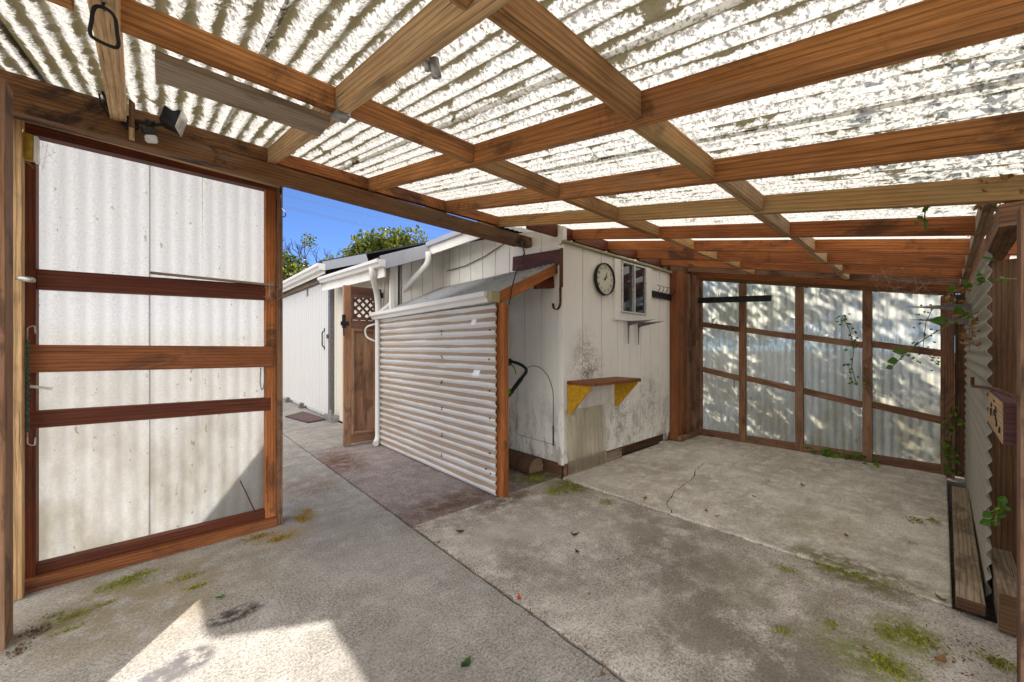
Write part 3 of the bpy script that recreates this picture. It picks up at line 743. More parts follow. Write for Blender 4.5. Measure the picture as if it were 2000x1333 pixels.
for (yy, zz, w, h) in ((2.70, 1.40, .07, .045), (2.66, .95, .09, .06)):
    m = M(); m.corr((1.9845, yy+w/2, zz), (0, 0, 1), (0, -1, 0), h, w, pitch=.072, amp=.009, nl=2, wob=0, ph=(zz/.072) % 1)
    obj('sticker', m, 'sticker', sc_)
m = gutter(2.0, 2.445, 4.77, 1.655, 1.635, .10, .085)
obj('gutter', m, 'gutter', lt)
obj('gutter_end', M().box((1.93, 2.385, 1.565), (2.015, 2.437, 1.655), 0), 'capmoss', lt, .004)

# ------------------------------------------------------------------ outbuilding beyond
ob = thing('outbuilding', (3.3, 8.8, 0), 'long white outbuilding with a boarded sliding door and handle down the path', 'building')
siding_obj('wall', ob, 'cream', (2.12, 6.78), (2.12, 4.43), .02, 2.36, 2.24, (-1, 0), frange(.1, 2.3, .11))
siding_obj('wall', ob, 'far', (2.12, 12.5), (2.12, 6.79), 0, 2.5, 2.42, (-1, 0), frange(.2, 5.6, .3))
sd = siding_obj('sliding_door', ob, 'far', (2.07, 10.95), (2.07, 6.90), .07, 2.36, 2.33, (-1, 0), frange(.13, 4.0, .14), t=.035)
obj('handle', M().tube(bez([(2.068, 7.15, 1.50), (2.03, 7.15, 1.47), (2.03, 7.15, 1.24), (2.068, 7.15, 1.21)]), .011, 8).box((2.06, 7.13, 1.49), (2.0705, 7.17, 1.54)).box((2.06, 7.13, 1.17), (2.0705, 7.17, 1.22)), 'blackmetal', sd)
obj('latch', M().box((2.05, 6.84, 1.36), (2.069, 6.99, 1.43), 1), 'rust', sd)
obj('door_post', M().box((2.05, 6.80, .03), (2.118, 6.895, 2.34), 2), 'steel', ob, .003)
for yy in (9.7, 8.55): obj('floor_guide', M().box((2.02, yy-.07, .003), (2.069, yy+.07, .10), 1).box((2.0, yy-.05, .003), (2.019, yy+.05, .06), 1), 'steel', ob)
obj('floor_guide', M().box((2.0, 6.55, .003), (2.11, 6.93, .10), 1).box((1.98, 6.55, .05), (1.999, 6.62, .2), 2), 'zinc', ob)
wboard('door_track', ob, 'grey', (2.05, 10.6, 2.43), (2.05, 6.92, 2.39), .05, .08)
for yy in (7.25, 8.2): obj('hanger', M().box((2.052, yy-.03, 2.2), (2.0685, yy+.03, 2.38), 2), 'grey', ob)
wbox('end_wall', ob, 'far', (2.13, 12.40, 0), (5, 12.5, 2.5), 0)
wbox('end_wall', ob, 'far', (4.92, 6.61, 0), (5.0, 12.39, 2.5), 1)
m = M(); z0 = 2.56
m.prism([(1.86, 6.62, z0), (3.95, 6.62, z0+.72), (3.95, 12.8, z0+.72), (1.86, 12.8, z0)], (0, 0, .03))
m.prism([(3.951, 6.62, z0+.72), (6.1, 6.62, z0), (6.1, 12.8, z0), (3.951, 12.8, z0+.72)], (0, 0, .03))
obj('roof', m, 'shingle', ob)
wboard('fascia', ob, 'fascia', (1.90, 6.615, z0-.05), (2.6, 6.615, z0+.19), .02, .14)
obj('gutter', gutter(1.92, 6.60, 12.7, 2.545, 2.58, .12, .10), 'gutter', ob)
wboard('gutter_board', ob, 'trim', (1.93, 6.66, 2.45), (1.93, 12.7, 2.48), .02, .10)

# ------------------------------------------------------------------ garden gate
ga = thing('garden_gate', (1.85, 4.85, 0), 'narrow brown wooden gate with a diamond lattice top standing beside the white downpipe', 'gate')
wbox('stile', ga, 'gate', (1.616, 4.825, .01), (1.70, 4.873, 1.96), 2)
wbox('stile', ga, 'gatedark', (2.01, 4.825, .02), (2.085, 4.873, 1.955), 2)
wbox('top_rail', ga, 'gatedark', (1.7005, 4.828, 1.85), (2.0095, 4.870, 1.955), 0)
wbox('middle_rail', ga, 'gatedark', (1.7005, 4.828, 1.43), (2.0095, 4.870, 1.54), 0)
wbox('bottom_rail', ga, 'gate', (1.7005, 4.828, .03), (2.0095, 4.870, .15), 0)
# mitred mouldings round both openings
def moulding(z0, z1, mat):
    m = M(); x0, x1 = 1.70, 2.01; w = .035
    m.box((x0, 4.812, z0), (x0+w, 4.8275, z1), 2); m.box((x1-w, 4.812, z0), (x1, 4.8275, z1), 2)
    m.box((x0+w+.0005, 4.812, z1-w), (x1-w-.0005, 4.8275, z1), 0); m.box((x0+w+.0005, 4.812, z0), (x1-w-.0005, 4.8275, z0+w), 0)
    return obj('moulding', m, mat, ga, .003)
moulding(1.545, 1.855, 'gatedark'); moulding(.14, 1.44, 'gate')
wbox('panel', ga, 'gate', (1.7005, 4.845, .1505), (1.854, 4.862, 1.4295), 2)
wbox('panel', ga, 'gate', (1.857, 4.845, .1505), (2.0095, 4.862, 1.4295), 2)
m = M(); zc, xc, hw, hh = 1.695, 1.855, .1545, .1545
for sgn, yy in ((1, 4.842), (-1, 4.854)):
    for d in (-.19, -.095, 0, .095, .19):
        # strip along x +/- z clipped to the opening
        pts = []
        for t in (-.4, .4): pts.append((xc+d+t*.7071, zc+sgn*t*.7071))
        (xa, za), (xb, zb_) = pts
        ts = [0., 1.]
        lo, hi = 0., 1.
        for (p, q, mn, mx) in ((xa, xb, xc-hw, xc+hw), (za, zb_, zc-hh, zc+hh)):
            t0, t1 = (mn-p)/(q-p), (mx-p)/(q-p)
            lo, hi = max(lo, min(t0, t1)), min(hi, max(t0, t1))
        if hi > lo:
            A = (xa+(xb-xa)*lo, yy, za+(zb_-za)*lo); B = (xa+(xb-xa)*hi, yy, za+(zb_-za)*hi)
            m.board(A, B, .010, .026, up=(0, 1, 0)) if False else m.board(A, B, .026, .010, up=(0, 1, 0))
obj('lattice', m, 'gatedark', ga)
obj('latch', M().box((1.592, 4.812, 1.44), (1.63, 4.8245, 1.60), 2).box((1.575, 4.815, 1.47), (1.67, 4.8245, 1.52), 0).tube([(1.60, 4.80, 1.44), (1.605, 4.80, 1.38), (1.61, 4.815, 1.35)], .008, 8), 'blackmetal', ga)
for zz in (1.86, .12): obj('hinge', M().box((1.99, 4.813, zz-.02), (2.10, 4.8245, zz+.05), 0), 'blackmetal', ga)

# ------------------------------------------------------------------ things on the shed walls
ck = thing('wall_clock', (3.38, 2.33, 1.73), 'round wall clock with thick black rim and pale weathered dial beside the window', 'clock')
C = Vector((3.38, 2.338, 1.908)); r = .168
m = M(); n = 48
prof = [(r, 0), (r, .028), (r-.004, .034), (r-.012, .034), (r-.014, .028)]
rings = [[m.bm.verts.new(C+Vector((math.cos(2*PI*q/n)*a, -b, math.sin(2*PI*q/n)*a))) for q in range(n)] for a, b in prof]
for A, B in zip(rings, rings[1:]):
    for q in range(n):
        f = m.bm.faces.new((A[q], A[(q+1) % n], B[(q+1) % n], B[q])); f.smooth = True
obj('rim', m, 'blackplastic', ck)
fc = obj('dial', M().disc(C+Vector((0, -.003, 0)), (0, -1, 0), r-.012, .012, 48), 'dial', ck)
for k in range(1, 13):
    me = text_mesh(str(k), .042); me.name = 'numeral'
    a = PI/2-k*PI/6
    me.transform(Matrix.Translation(C+Vector((math.cos(a)*.118, -.0162, math.sin(a)*.118))-ORG[ck.name]) @ Matrix.Rotation(PI/2, 4, 'X'))
    o = bpy.data.objects.new('numeral', me); COL.objects.link(o); o.parent = fc; me.materials.clear(); me.materials.append(MT['ink'])
for a, l, w in ((R(62), .085, .007), (R(40), .055, .009)):
    d = Vector((math.cos(a), 0, math.sin(a)))
    obj('hand', M().board(C+Vector((0, -.0185, 0))-d*.015, C+Vector((0, -.0185, 0))+d*l, .0015, w, up=(-d.z, 0, d.x)), 'ink', ck)
obj('hub', M().disc(C+Vector((0, -.016, 0)), (0, -1, 0), .012, .006, 16), 'rust', ck)

wsf = thing('wall_shelf', (3.18, 2.33, .57), 'worn brown shelf board on two yellow triangular brackets fixed to the shed wall', 'shelf')
m = M().prism([(2.775, 2.322, .862), (2.775, 2.075, .862), (2.80, 2.035, .862), (3.56, 2.015, .862), (3.585, 2.05, .862), (3.585, 2.322, .862)], (0, 0, .032))
obj('shelf_board', m, 'rail', wsf, .003)
for xx in (2.785, 3.555):
    obj('bracket', M().prism([(xx, 2.322, .86), (xx, 2.06, .86), (xx, 2.06, .84), (xx, 2.29, .585), (xx, 2.322, .585)], (.018, 0, 0)), 'yellow', wsf, .0015)

def lbracket(name, base, label, group):
    """stamped steel shelf bracket; base = inner corner, arm out along -Y"""
    b = Vector(base)
    t = thing(name, base, label, 'shelf bracket', group)
    m = M(); v = lambda x, y, z: b+Vector((x, y, z))
    m.prism([v(-.020, 0, 0), v(.020, 0, 0), v(.007, 0, -.25), v(-.007, 0, -.25)], (0, -.003, 0))
    obj('wall_arm', m, 'steel', t, .0008)
    m = M(); m.prism([v(-.020, -.004, 0), v(.020, -.004, 0), v(.005, -.31, .004), v(-.005, -.31, .004)], (0, 0, -.003))
    m.prism([v(-.002, -.004, -.0035), v(-.002, -.29, -.002), v(-.002, -.03, -.045), v(-.002, -.004, -.06)], (.004, 0, 0))
    obj('shelf_arm', m, 'steel', t, .0008)
    return t
lb = lbracket('shelf_bracket', (3.82, 2.345-.028, 1.495), 'bare steel shelf bracket under the window, the one nearer the clock', 'steel shelf brackets')
cpy = copy_tree(lb, (.215, 0, -.008)); cpy['label'] = 'bare steel shelf bracket under the window, the one nearer the dark posts'
# the same pair stands out from the low right wall
def turned(o, loc, lab):
    c = copy_tree(o, (0, 0, 0)); c.location = loc; c.rotation_euler = (0, 0, PI); c['label'] = lab; return c
turned(lb, (4.0, -.138, 1.495), 'upper grey steel bracket sticking out of the corrugated right wall')
turned(lb, (4.35, -.138, 1.42), 'lower grey steel bracket sticking out of the corrugated right wall')

def hookrack(name, p0, p1, out, nh, label, upd):
    p0, p1, out = Vector(p0), Vector(p1), Vector(out)
    t = thing(name, p0.lerp(p1, .5), label, 'hook rack', 'black hook racks')
    wboard('back_board', t, 'blackmetal', p0, p1, .022, .075)
    for k in range(nh):
        c = p0.lerp(p1, (k+.7)/(nh+.2))+out*.012+Vector((0, 0, .035))
        L = upd
        obj('hook', M().tube(bez([c-Vector((0, 0, .05)), c+out*.05+Vector((0, 0, .0)), c+out*.055*L+Vector((0, 0, .05)), c+out*.02*L+Vector((0, 0, .075))], 4), .0035, 6), 'blackmetal', t)
    return t
hookrack('hook_rack', (4.36, 2.335, 1.855), (4.855, 2.335, 1.85), (0, -1, 0), 5, 'black hook rack on the shed wall right of the window', 1.3)
hookrack('hook_rack', (5.40, 2.21, 1.845), (5.40, 1.36, 1.795), (-1, 0, 0), 8, 'long black hook rack fixed across the far fence frame', 1.)

m = M(); J0 = Vector((2.728, 2.36, 1.76))
pj = [J0+Vector(q) for q in ((0, 0, 0), (0, 0, -.15), (0, .015, -.19), (0, .05, -.205), (0, .085, -.185), (0, .092, -.14))]
pj = bez(pj, 4)
for a, b in zip(pj, pj[1:]): m.board(a, b, .028, .006, up=(0, (b-a).z, -(b-a).y))
tag(obj('wall_hook', m, 'rust'), 'rusty J shaped iron hook at the corner of the shed above the hatch', 'hook')

# clear sheet leaning on the wall foot
m = M().corr((2.765, 2.295, .02), (1, 0, 0), (0, .04, .59), .62, .60, pitch=.068, amp=.0018, nl=6)
tag(obj('plastic_sheet', m, 'clear'), 'cloudy corrugated plastic sheet leaning on the shed wall under the shelf', 'plastic sheet')
# log under the hatch
lg = thing('log', (2.72, 2.9, 0), 'short split log lying on the mossy ground under the arched hatch', 'log')
m = M()
a, b = Vector((2.665, 3.25, .055)), Vector((2.66, 2.60, .06))
prof = [(-.10, -.055), (.085, -.06), (.10, 0), (.07, .065), (.0, .085), (-.07, .06), (-.105, .0)]
m.prism([a+Vector((x_, 0, z_)) for x_, z_ in prof], b-a)
obj('trunk', m, 'log', lg, .006)
obj('cut_end', M().prism([b+Vector((x_*.93, -.0015, z_*.93)) for x_, z_ in prof], (0, .001, 0)), 'logend', lg)
# mower in the lean-to
mo = thing('lawn_mower', (2.40, 3.0, 0), 'lawn mower with a black push handle and green clips parked inside the lean-to', 'lawn mower')
hpts = bez([(2.45, 3.42, .22), (2.45, 2.85, .665), (2.45, 2.505, 1.0), (2.45, 2.60, 1.05), (2.45, 2.76, 1.078)], 5)
obj('handle', M().tube(hpts, .0145, 10).tube([(p[0]-.29, p[1], p[2]) for p in hpts], .0145, 10).tube([(2.16, 2.76, 1.078), (2.45, 2.76, 1.078)], .0145, 10), 'blackplastic', mo)
obj('handle_grip', M().board((2.45, 2.76, .752), (2.45, 2.59, .918), .03, .034, up=(0, 1, 1)), 'blackplastic', mo, .006)
obj('clip', M().disc((2.426, 2.745, .785), (1, 0, 0), .026, .05, 16).board((2.45, 2.83, .70), (2.45, 2.765, .765), .034, .045, up=(0, 1, 1)), 'green', mo, .002)
obj('cable', M().tube([(2.44, 2.74, 1.05), (2.44, 2.69, 1.03), (2.44, 2.66, .985), (2.44, 2.655, .955)], .006, 6), 'green', mo)
obj('control_box', M().box((2.42, 2.74, 1.03), (2.47, 2.80, 1.10)), 'blackplastic', mo, .01)
m = M(); m.prism([(2.30, 3.40, .12), (2.70, 3.40, .12), (2.70, 4.05, .12), (2.30, 4.05, .12)], (0, 0, .16))
obj('deck', m, 'green', mo, .03)
obj('motor', M().box((2.38, 3.5, .281), (2.64, 3.85, .42)), 'blackplastic', mo, .03)
for (xx, yy) in ((2.25, 3.5), (2.70, 3.5), (2.25, 3.98), (2.70, 3.98)):
    obj('wheel', M().disc((xx, yy, .10), (1, 0, 0), .10, .045, 24), 'blackplastic', mo, .006)

# ------------------------------------------------------------------ things on the left
fl = thing('security_light', (-.06, 2.74, 2.22), 'black twin floodlight with a sensor head fixed to the header over the pale wall', 'floodlight')
obj('base', M().disc((-.128, 2.755, 2.335), (0, -1, 0), .034, .022, 20), 'blackplastic', fl, .002)
obj('arm', M().tube(bez([(-.128, 2.735, 2.335), (-.10, 2.715, 2.345), (-.03, 2.70, 2.345), (.01, 2.69, 2.37)]), .009, 10).tube([(-.055, 2.70, 2.345), (-.055, 2.69, 2.30)], .012, 10).disc((-.07, 2.70, 2.345), (1, 0, 0), .019, .035, 14), 'blackplastic', fl)
ax = Vector((.93, -.22, -.28)).normalized()
lh = M().board(Vector((.0, 2.675, 2.395)), Vector((.0, 2.675, 2.395))+ax*.07, .10, .095, up=(0, 0, 1))
lampo = obj('lamp_head', lh, 'blackplastic', fl, .012)
e = Vector((.0, 2.675, 2.395))+ax*.071
obj('lens', M().board(e, e+ax*.006, .108, .102), 'lens', lampo, .003)
ax2 = Vector((.25, -.45, -.9)).normalized(); s0 = Vector((-.06, 2.685, 2.30))
so = obj('sensor', M().board(s0, s0+ax2*.045, .055, .05, up=(0, 1, 0)), 'blackplastic', fl, .008)
obj('lens', M().board(s0+ax2*.0455, s0+ax2*.066, .05, .045, up=(0, 1, 0)), 'lens', so, .012)
# carabiner hanging under the pale rafter
c0 = Vector((-.112, 1.405, 2.003))
pts = [(-.030, 0, .030), (-.018, 0, .052), (.012, 0, .056), (.033, 0, .036), (.040, 0, -.02), (.044, 0, -.06), (.030, 0, -.078), (-.022, 0, -.076), (-.038, 0, -.06), (-.034, 0, -.01)]
rot = Matrix.Rotation(R(8), 3, 'Z') @ Matrix.Rotation(R(12), 3, 'X')
cl = [c0+Vector((0, 0, .012))+rot @ (Vector(q)*.60) for q in pts]
loop = []
for i in range(len(cl)):
    for k in range(4):
        p0, p1, p2, p3 = cl[i-1], cl[i], cl[(i+1) % len(cl)], cl[(i+2) % len(cl)]
        t = k/4
        loop.append(.5*((2*p1)+(p2-p0)*t+(2*p0-5*p1+4*p2-p3)*t*t+(3*p1-p0-3*p2+p3)*t**3))
cb = thing('carabiner', c0+Vector((0, 0, -.08)), 'black D shaped carabiner hanging from a hook under the pale rafter', 'carabiner')
obj('ring', M().tube(loop+loop[:2], .0042, 10, caps=False), 'blackmetal', cb)
hk = M().tube(bez([(-.112, 1.405, zb(1.405)+.005), (-.112, 1.405, 2.062), (-.112, 1.39, 2.054), (-.112, 1.40, 2.048), (-.112, 1.415, 2.053)]), .003, 8)
tag(obj('screw_hook', hk, 'blackmetal'), 'small screw hook under the pale rafter that carries the black carabiner', 'hook')
# dark block nailed beside that rafter
hb = thing('hanging_block', (-.145, 2.70, 2.25), 'narrow dark block nailed upright to the header beside the pale rafter', 'block')
wbox('block', hb, 'brown', (-.13, 2.70, 2.30), (-.108, 2.745, 2.52), 2); wbox('block_end', hb, 'pale', (-.13, 2.702, 2.25), (-.109, 2.743, 2.2995), 2)
m = M().tube([(-.235, 2.70, 2.47), (-.21, 2.70, 2.41), (-.185, 2.705, 2.36), (-.168, 2.71, 2.345)], [.002, .007, .009, .004], 8).tube([(-.235, 2.72, 2.44), (-.225, 2.72, 2.38), (-.20, 2.72, 2.33)], [.002, .006, .003], 8)
tag(obj('iron_spike', m, 'blackmetal'), 'dark bent iron spike on the header left of the pale rafter', 'spike')
yb = thing('reflector_box', (-.50, 2.95, 2.11), 'small dirty yellow box with a white edge in the top left corner of the wall', 'box')
wbox('case', yb, 'yellowbox', (-.525, 2.955, 2.115), (-.472, 3.0, 2.24), 2, .004); wbox('edge', yb, 'trim', (-.4715, 2.957, 2.11), (-.458, 3.0, 2.235), 2, .002)
m = M(); hx = [(-.493+.004*math.sin(k*1.1), 2.975+.004*math.cos(k*1.1), 1.24-.0045*k) for k in range(100)]
bc = thing('bungee_cord', (-.49, 2.97, .77), 'stretched green bungee cord hooked down the left edge of the framed wall', 'cord')
obj('cord', M().tube(hx, .0042, 8), 'teal', bc)
obj('hook', M().tube(bez([(-.493, 2.975, 1.24), (-.493, 2.975, 1.30), (-.47, 2.975, 1.31), (-.468, 2.975, 1.27)]), .003, 6), 'zinc', bc)
obj('hook', M().tube(bez([(-.493, 2.975, .79), (-.493, 2.975, .73), (-.47, 2.975, .72), (-.468, 2.975, .76)]), .003, 6), 'zinc', bc)
gi = thing('nail_insulator', (-.49, 2.93, 1.5), 'small glass insulator on a nail at the left edge of the framed wall', 'insulator')
obj('glass_cap', M().tube([(-.51, 2.90, 1.527), (-.50, 2.895, 1.527), (-.465, 2.885, 1.522), (-.455, 2.882, 1.52)], [.006, .012, .013, .008], 12), 'zinc', gi)
obj('nail', M().tube([(-.53, 2.95, 1.527), (-.50, 2.90, 1.527)], .002, 6), 'blackmetal', gi)
m = M().tube(bez([(-.485, 2.99, 1.015), (-.45, 2.985, .985), (-.42, 2.985, 1.0), (-.385, 2.99, .99)]), [.002]+[.007]*12+[.002]*4, 7) if False else M().board((-.488, 2.985, 1.012), (-.415, 2.985, .995), .002, .014)
tag(obj('paper_tag', m, 'web'), 'torn pale paper strip caught on the left stile of the framed wall', 'paper strip')
m = M().tube(bez([(.545, 2.92, 2.285), (.575, 2.92, 2.15), (.590, 2.92, 2.10), (.602, 2.92, 2.065), (.622, 2.92, 2.062), (.628, 2.92, 2.085)]), .0028, 6) if False else M().tube(bez([(.575, 2.94, 2.30), (.575, 2.92, 2.12), (.600, 2.92, 2.105), (.603, 2.92, 2.075), (.580, 2.92, 2.065)]), .0028, 6)
tag(obj('wire_hook', m, 'blackmetal'), 'thin black wire S hook hanging in the opening beside the wall edge', 'hook')
m = M().tube([(.36, 3.0, .145), (.375, 3.0, .25), (.335, 3.02, .40)], .003, 6) if False else M().tube([(.445, 3.005, .125), (.40, 3.02, .25), (.365, 3.02, .345)], .0035, 6)
tag(obj('stick', m, 'twig'), 'thin dry stick leaning against the lower right of the pale sheets', 'stick')
m = M().tube(bez([(.475, 3.0, 1.07), (.47, 3.0, .97), (.482, 3.0, .91), (.495, 3.0, .97), (.492, 3.0, 1.08)]), .0028, 6)
tag(obj('wire_loop', m, 'steel'), 'loop of thin grey wire hanging below the widest cross rail', 'wire')
# twig from the header to the lean-to corner
m = M().tube([(2.55, 2.70, 2.22), (2.40, 2.50, 2.05), (2.22, 2.42, 1.83), (2.16, 2.40, 1.70), (2.15, 2.405, 1.62), (2.1, 2.40, 1.50)], [.006, .006, .005, .006, .005, .003], 7)
tag(obj('dry_vine', m, 'twig'), 'dry brown vine stem hanging from the header down to the lean-to corner', 'vine')

# ------------------------------------------------------------------ things on the right
bkt = thing('board_offcut', (2.44, -.16, .87), 'short brown board offcut with dark scribbles nailed to the right front post', 'board')
wbox('board', bkt, 'purple', (2.14, -.178, .868), (2.72, -.1425, 1.012), 0)
obj('side_face', M().box((2.142, -.1423, .870), (2.718, -.140, 1.010), 0), 'pale', bkt)
m = M()
for q in range(9):
    xx = random.uniform(2.2, 2.6); zz = random.uniform(.90, .99)
    m.tube([(xx+random.uniform(-.03, .03), -.1395, zz+random.uniform(-.02, .02)) for _ in range(3)], .0035, 5)
obj('scribble', m, 'ink', bkt)
m = M().tube(bez([(2.0, -.155, 1.045), (2.6, -.148, 1.03), (3.30, -.115, .99), (3.30, -.115, 1.04)]), .0075, 10)
tag(obj('hook_bolt', m, 'rust'), 'rusty iron rod with an upturned end above the board offcut', 'hook')
pk = thing('plank', (3.7, -.09, 0), 'grey weathered plank lying flat along the foot of the corrugated right wall', 'plank')
wboard('board', pk, 'lumber', (2.66, -.087, .055), (4.75, -.10, .055), .085, .05)
wboard('board_end', pk, 'brown', (2.652, -.087, .055), (2.6595, -.087, .055), .083, .048)
bm2 = thing('timber', (2.9, -.2, 0), 'short squared timber lying between the right posts', 'timber')
wboard('beam', bm2, 'lumber', (2.62, -.20, .088), (3.19, -.20, .088), .075, .16)
wboard('beam_end', bm2, 'brown', (2.612, -.20, .088), (2.6195, -.20, .088), .073, .157)
wbox('board_fence', None, 'brown', (1.5, -.62, 0), (5.6, -.58, 1.5), 0)
tag(bpy.data.objects['board_fence'], 'dark brown board fence standing in the greenery outside the right wall', 'fence')

ef = thing('board_fence', (-3, 14.3, 0), 'weathered grey board fence crossing the far end of the path', 'fence')
m = M()
for k in range(84): m.box((-10+.15*k, 14.28, -.03), (-10+.15*k+.143, 14.30, 1.72+random.uniform(-.01, .01)), 2)
obj('boards', m, 'grey', ef)
for zz in (.4, 1.35): wbox('rail', ef, 'grey', (-10, 14.301, zz), (2.6, 14.34, zz+.09), 0)
dm = thing('door_mat', (1.8, 7.35, 0), 'dark rectangular door mat on the concrete before the sliding door', 'mat')
m = M().prism([(1.56, 7.62, .004), (1.70, 6.74, .004), (2.03, 6.86, .004), (1.93, 7.98, .004)], (0, 0, .012))
obj('mat', m, 'mat', dm, .003)
m = M()
for k in range(14):
    t = (k+.5)/14
    a = Vector((1.60, 7.58, .0165)).lerp(Vector((1.91, 7.90, .0165)), t); b = Vector((1.72, 6.80, .0165)).lerp(Vector((2.0, 6.90, .0165)), t)
    m.board(a, b, .007, .003)
obj('rib_pattern', m, 'matthread', dm)

# ------------------------------------------------------------------ vegetation
def rnd_dir():
    while True:
        v = Vector((random.uniform(-1, 1), random.uniform(-1, 1), random.uniform(-1, 1)))
        if .05 < v.length < 1: return v.normalized()
def crown(clumps, per, size, mat, parent, name='crown', flat=.2):
    m = M()
    for c, r in clumps:
        c = Vector(c)
        for _ in range(int(per*r[0]*r[1])):
            d = rnd_dir(); rr = random.uniform(.35, 1.)**.5
            p = c+Vector((d.x*r[0], d.y*r[1], d.z*r[2]))*rr
            nd = (rnd_dir()+Vector((0, 0, -flat))).normalized()
            s = size*random.uniform(.6, 1.4)
            m.leaf(p, nd, (d+rnd_dir()*.8).normalized(), s, s*.6)
    return obj(name, m, mat, parent)
def tree(name, base, clumps, trunkpts, r0, limbs, per, size, mat, label, group=None):
    t = thing(name, base, label, 'tree', group)
    obj('trunk', M().tube(trunkpts, [r0*(1-.6*i/(len(trunkpts)-1)) for i in range(len(trunkpts))], 12), 'bark', t)
    for a, b in limbs:
        a, b = Vector(a), Vector(b)
        obj('limb', M().tube([a, a.lerp(b, .5)+Vector((.05, -.05, .08)), b], [r0*.45, r0*.3, r0*.12], 8), 'bark', t)
    crown(clumps, per, size, mat, t)
    return t
def clumps_in(c, r, n, cr, seed):
    random.seed(seed); out = []
    for _ in range(n):
        d = rnd_dir(); rr = random.uniform(.3, .95)
        k = random.uniform(.7, 1.2)*cr
        out.append(((c[0]+d.x*r[0]*rr, c[1]+d.y*r[1]*rr, c[2]+d.z*r[2]*rr), (k, k, k*.75)))
    return out
c = (6.5, 14.0, 4.55)
tree('leafy_tree', (6.5, 14.0, 0), clumps_in(c, (1.75, 1.7, .8), 46, .62, 1), [(6.5, 14, -.05), (6.52, 14, 1.8), (6.5, 14, 4.4)], .16,
     [((6.5, 14, 2.6), (5.6, 13.4, 4.2)), ((6.5, 14, 2.9), (7.4, 14.5, 4.5))], 820, .14, 'leaf', 'rounded green leafy tree rising behind the shed roof ridge')
c = (3.6, 15.6, 3.55)
tree('leafy_tree', (3.6, 15.6, 0), clumps_in(c, (2.3, 1.4, .8), 50, .62, 2), [(3.6, 15.6, -.05), (3.6, 15.6, 1.6), (3.6, 15.6, 3.4)], .15,
     [((3.6, 15.6, 1.9), (2.4, 15.4, 3.2)), ((3.6, 15.6, 2.0), (4.9, 15.7, 3.3))], 820, .14, 'leaf', 'broad yellow green tree below the bare shrub at the end of the path')
bs = thing('bare_shrub', (4.1, 17.2, 0), 'leafless dark branching shrub against the sky left of the rounded tree', 'shrub')
random.seed(5)
m = M()
def branch(p, d, l, r, depth):
    q = p+d*l; mid = p.lerp(q, .5)+rnd_dir()*l*.07
    m.tube([p, mid, q], [r, r*.85, r*.7], 5, caps=False)
    if depth == 0: return
    for _ in range(random.choice((2, 3, 3))):
        nd = (d+rnd_dir()*.75+Vector((0, 0, .15))).normalized()
        branch(q, nd, l*random.uniform(.62, .85), r*.62, depth-1)
for q in range(7):
    branch(Vector((4.1+.25*q-.5, 17.2, 2.6)), Vector((-.5+.25*q, .0, 1)).normalized(), .95, .055, 4)
m.tube([(4.1, 17.2, -.05), (4.1, 17.2, 2.7)], .1, 8)
obj('branches', m, 'twig', bs)
crown([((4.35, 17.2, 5.55), (.3, .3, .25))], 900, .12, 'leaf', bs, 'leaf_tuft')
# trees outside the far fence throw the dappled light
random.seed(8)
tree('canopy_tree', (8.3, 3.6, 0), clumps_in((7.8, 4.2, 4.15), (1.1, 2.1, .95), 46, .65, 3)+clumps_in((6.9, 3.1, 2.0), (.5, 2.0, .7), 34, .55, 13), [(8.3, 3.6, -.05), (8.2, 3.7, 2.0), (7.9, 4.0, 3.9)], .15,
     [((8.2, 3.7, 2.2), (7.2, 3.0, 4.0)), ((8.1, 3.8, 2.6), (8.2, 5.3, 4.4)), ((8.0, 3.9, 3.0), (7.1, 4.6, 4.5))], 185, .10, 'leafshade', 'spreading leafy tree outside the far corrugated fence', None)
tree('canopy_tree', (9.3, 1.3, 0), clumps_in((8.9, 1.3, 2.2), (.8, 2.6, 1.7), 60, .6, 4), [(9.3, 1.3, -.05), (9.3, 1.3, 1.6), (9.2, 1.4, 3.0)], .12,
     [((9.3, 1.3, 1.5), (9.0, .2, 2.7)), ((9.3, 1.3, 1.8), (9.2, 2.6, 3.1))], 190, .15, 'leafshade', 'dense green tree beyond the far fence on its low side')
stuff(crown(clumps_in((6.15, 1.85, 1.75), (.2, .55, .4), 12, .3, 16), 700, .08, 'ivy', None, 'undergrowth'))
hd = stuff(crown(clumps_in((7.6, .9, .5), (.5, 2.6, .5), 26, .5, 6), 260, .12, 'leafshade', None, 'undergrowth'))
random.seed(9)
stuff(crown([((1.6+.45*k, -.95+random.uniform(-.1, .1), random.uniform(.5, 1.9)), (.4, .3, .45)) for k in range(10)], 420, .09, 'ivy', None, 'ivy_bank'))
stuff(crown([((x_, y_, zb(y_)+.19), (.35, .16, .05)) for x_, y_ in ((2.2, -.25), (2.7, -.2), (3.1, -.1), (3.5, -.25), (2.9, -.3), (2.45, -.05), (3.9, -.1), (2.75, .12), (1.7, .1), (1.85, -.15), (2.05, .05), (1.5, -.1), (2.2, .15))], 900, .034, 'ivy', None, 'roof_litter'))

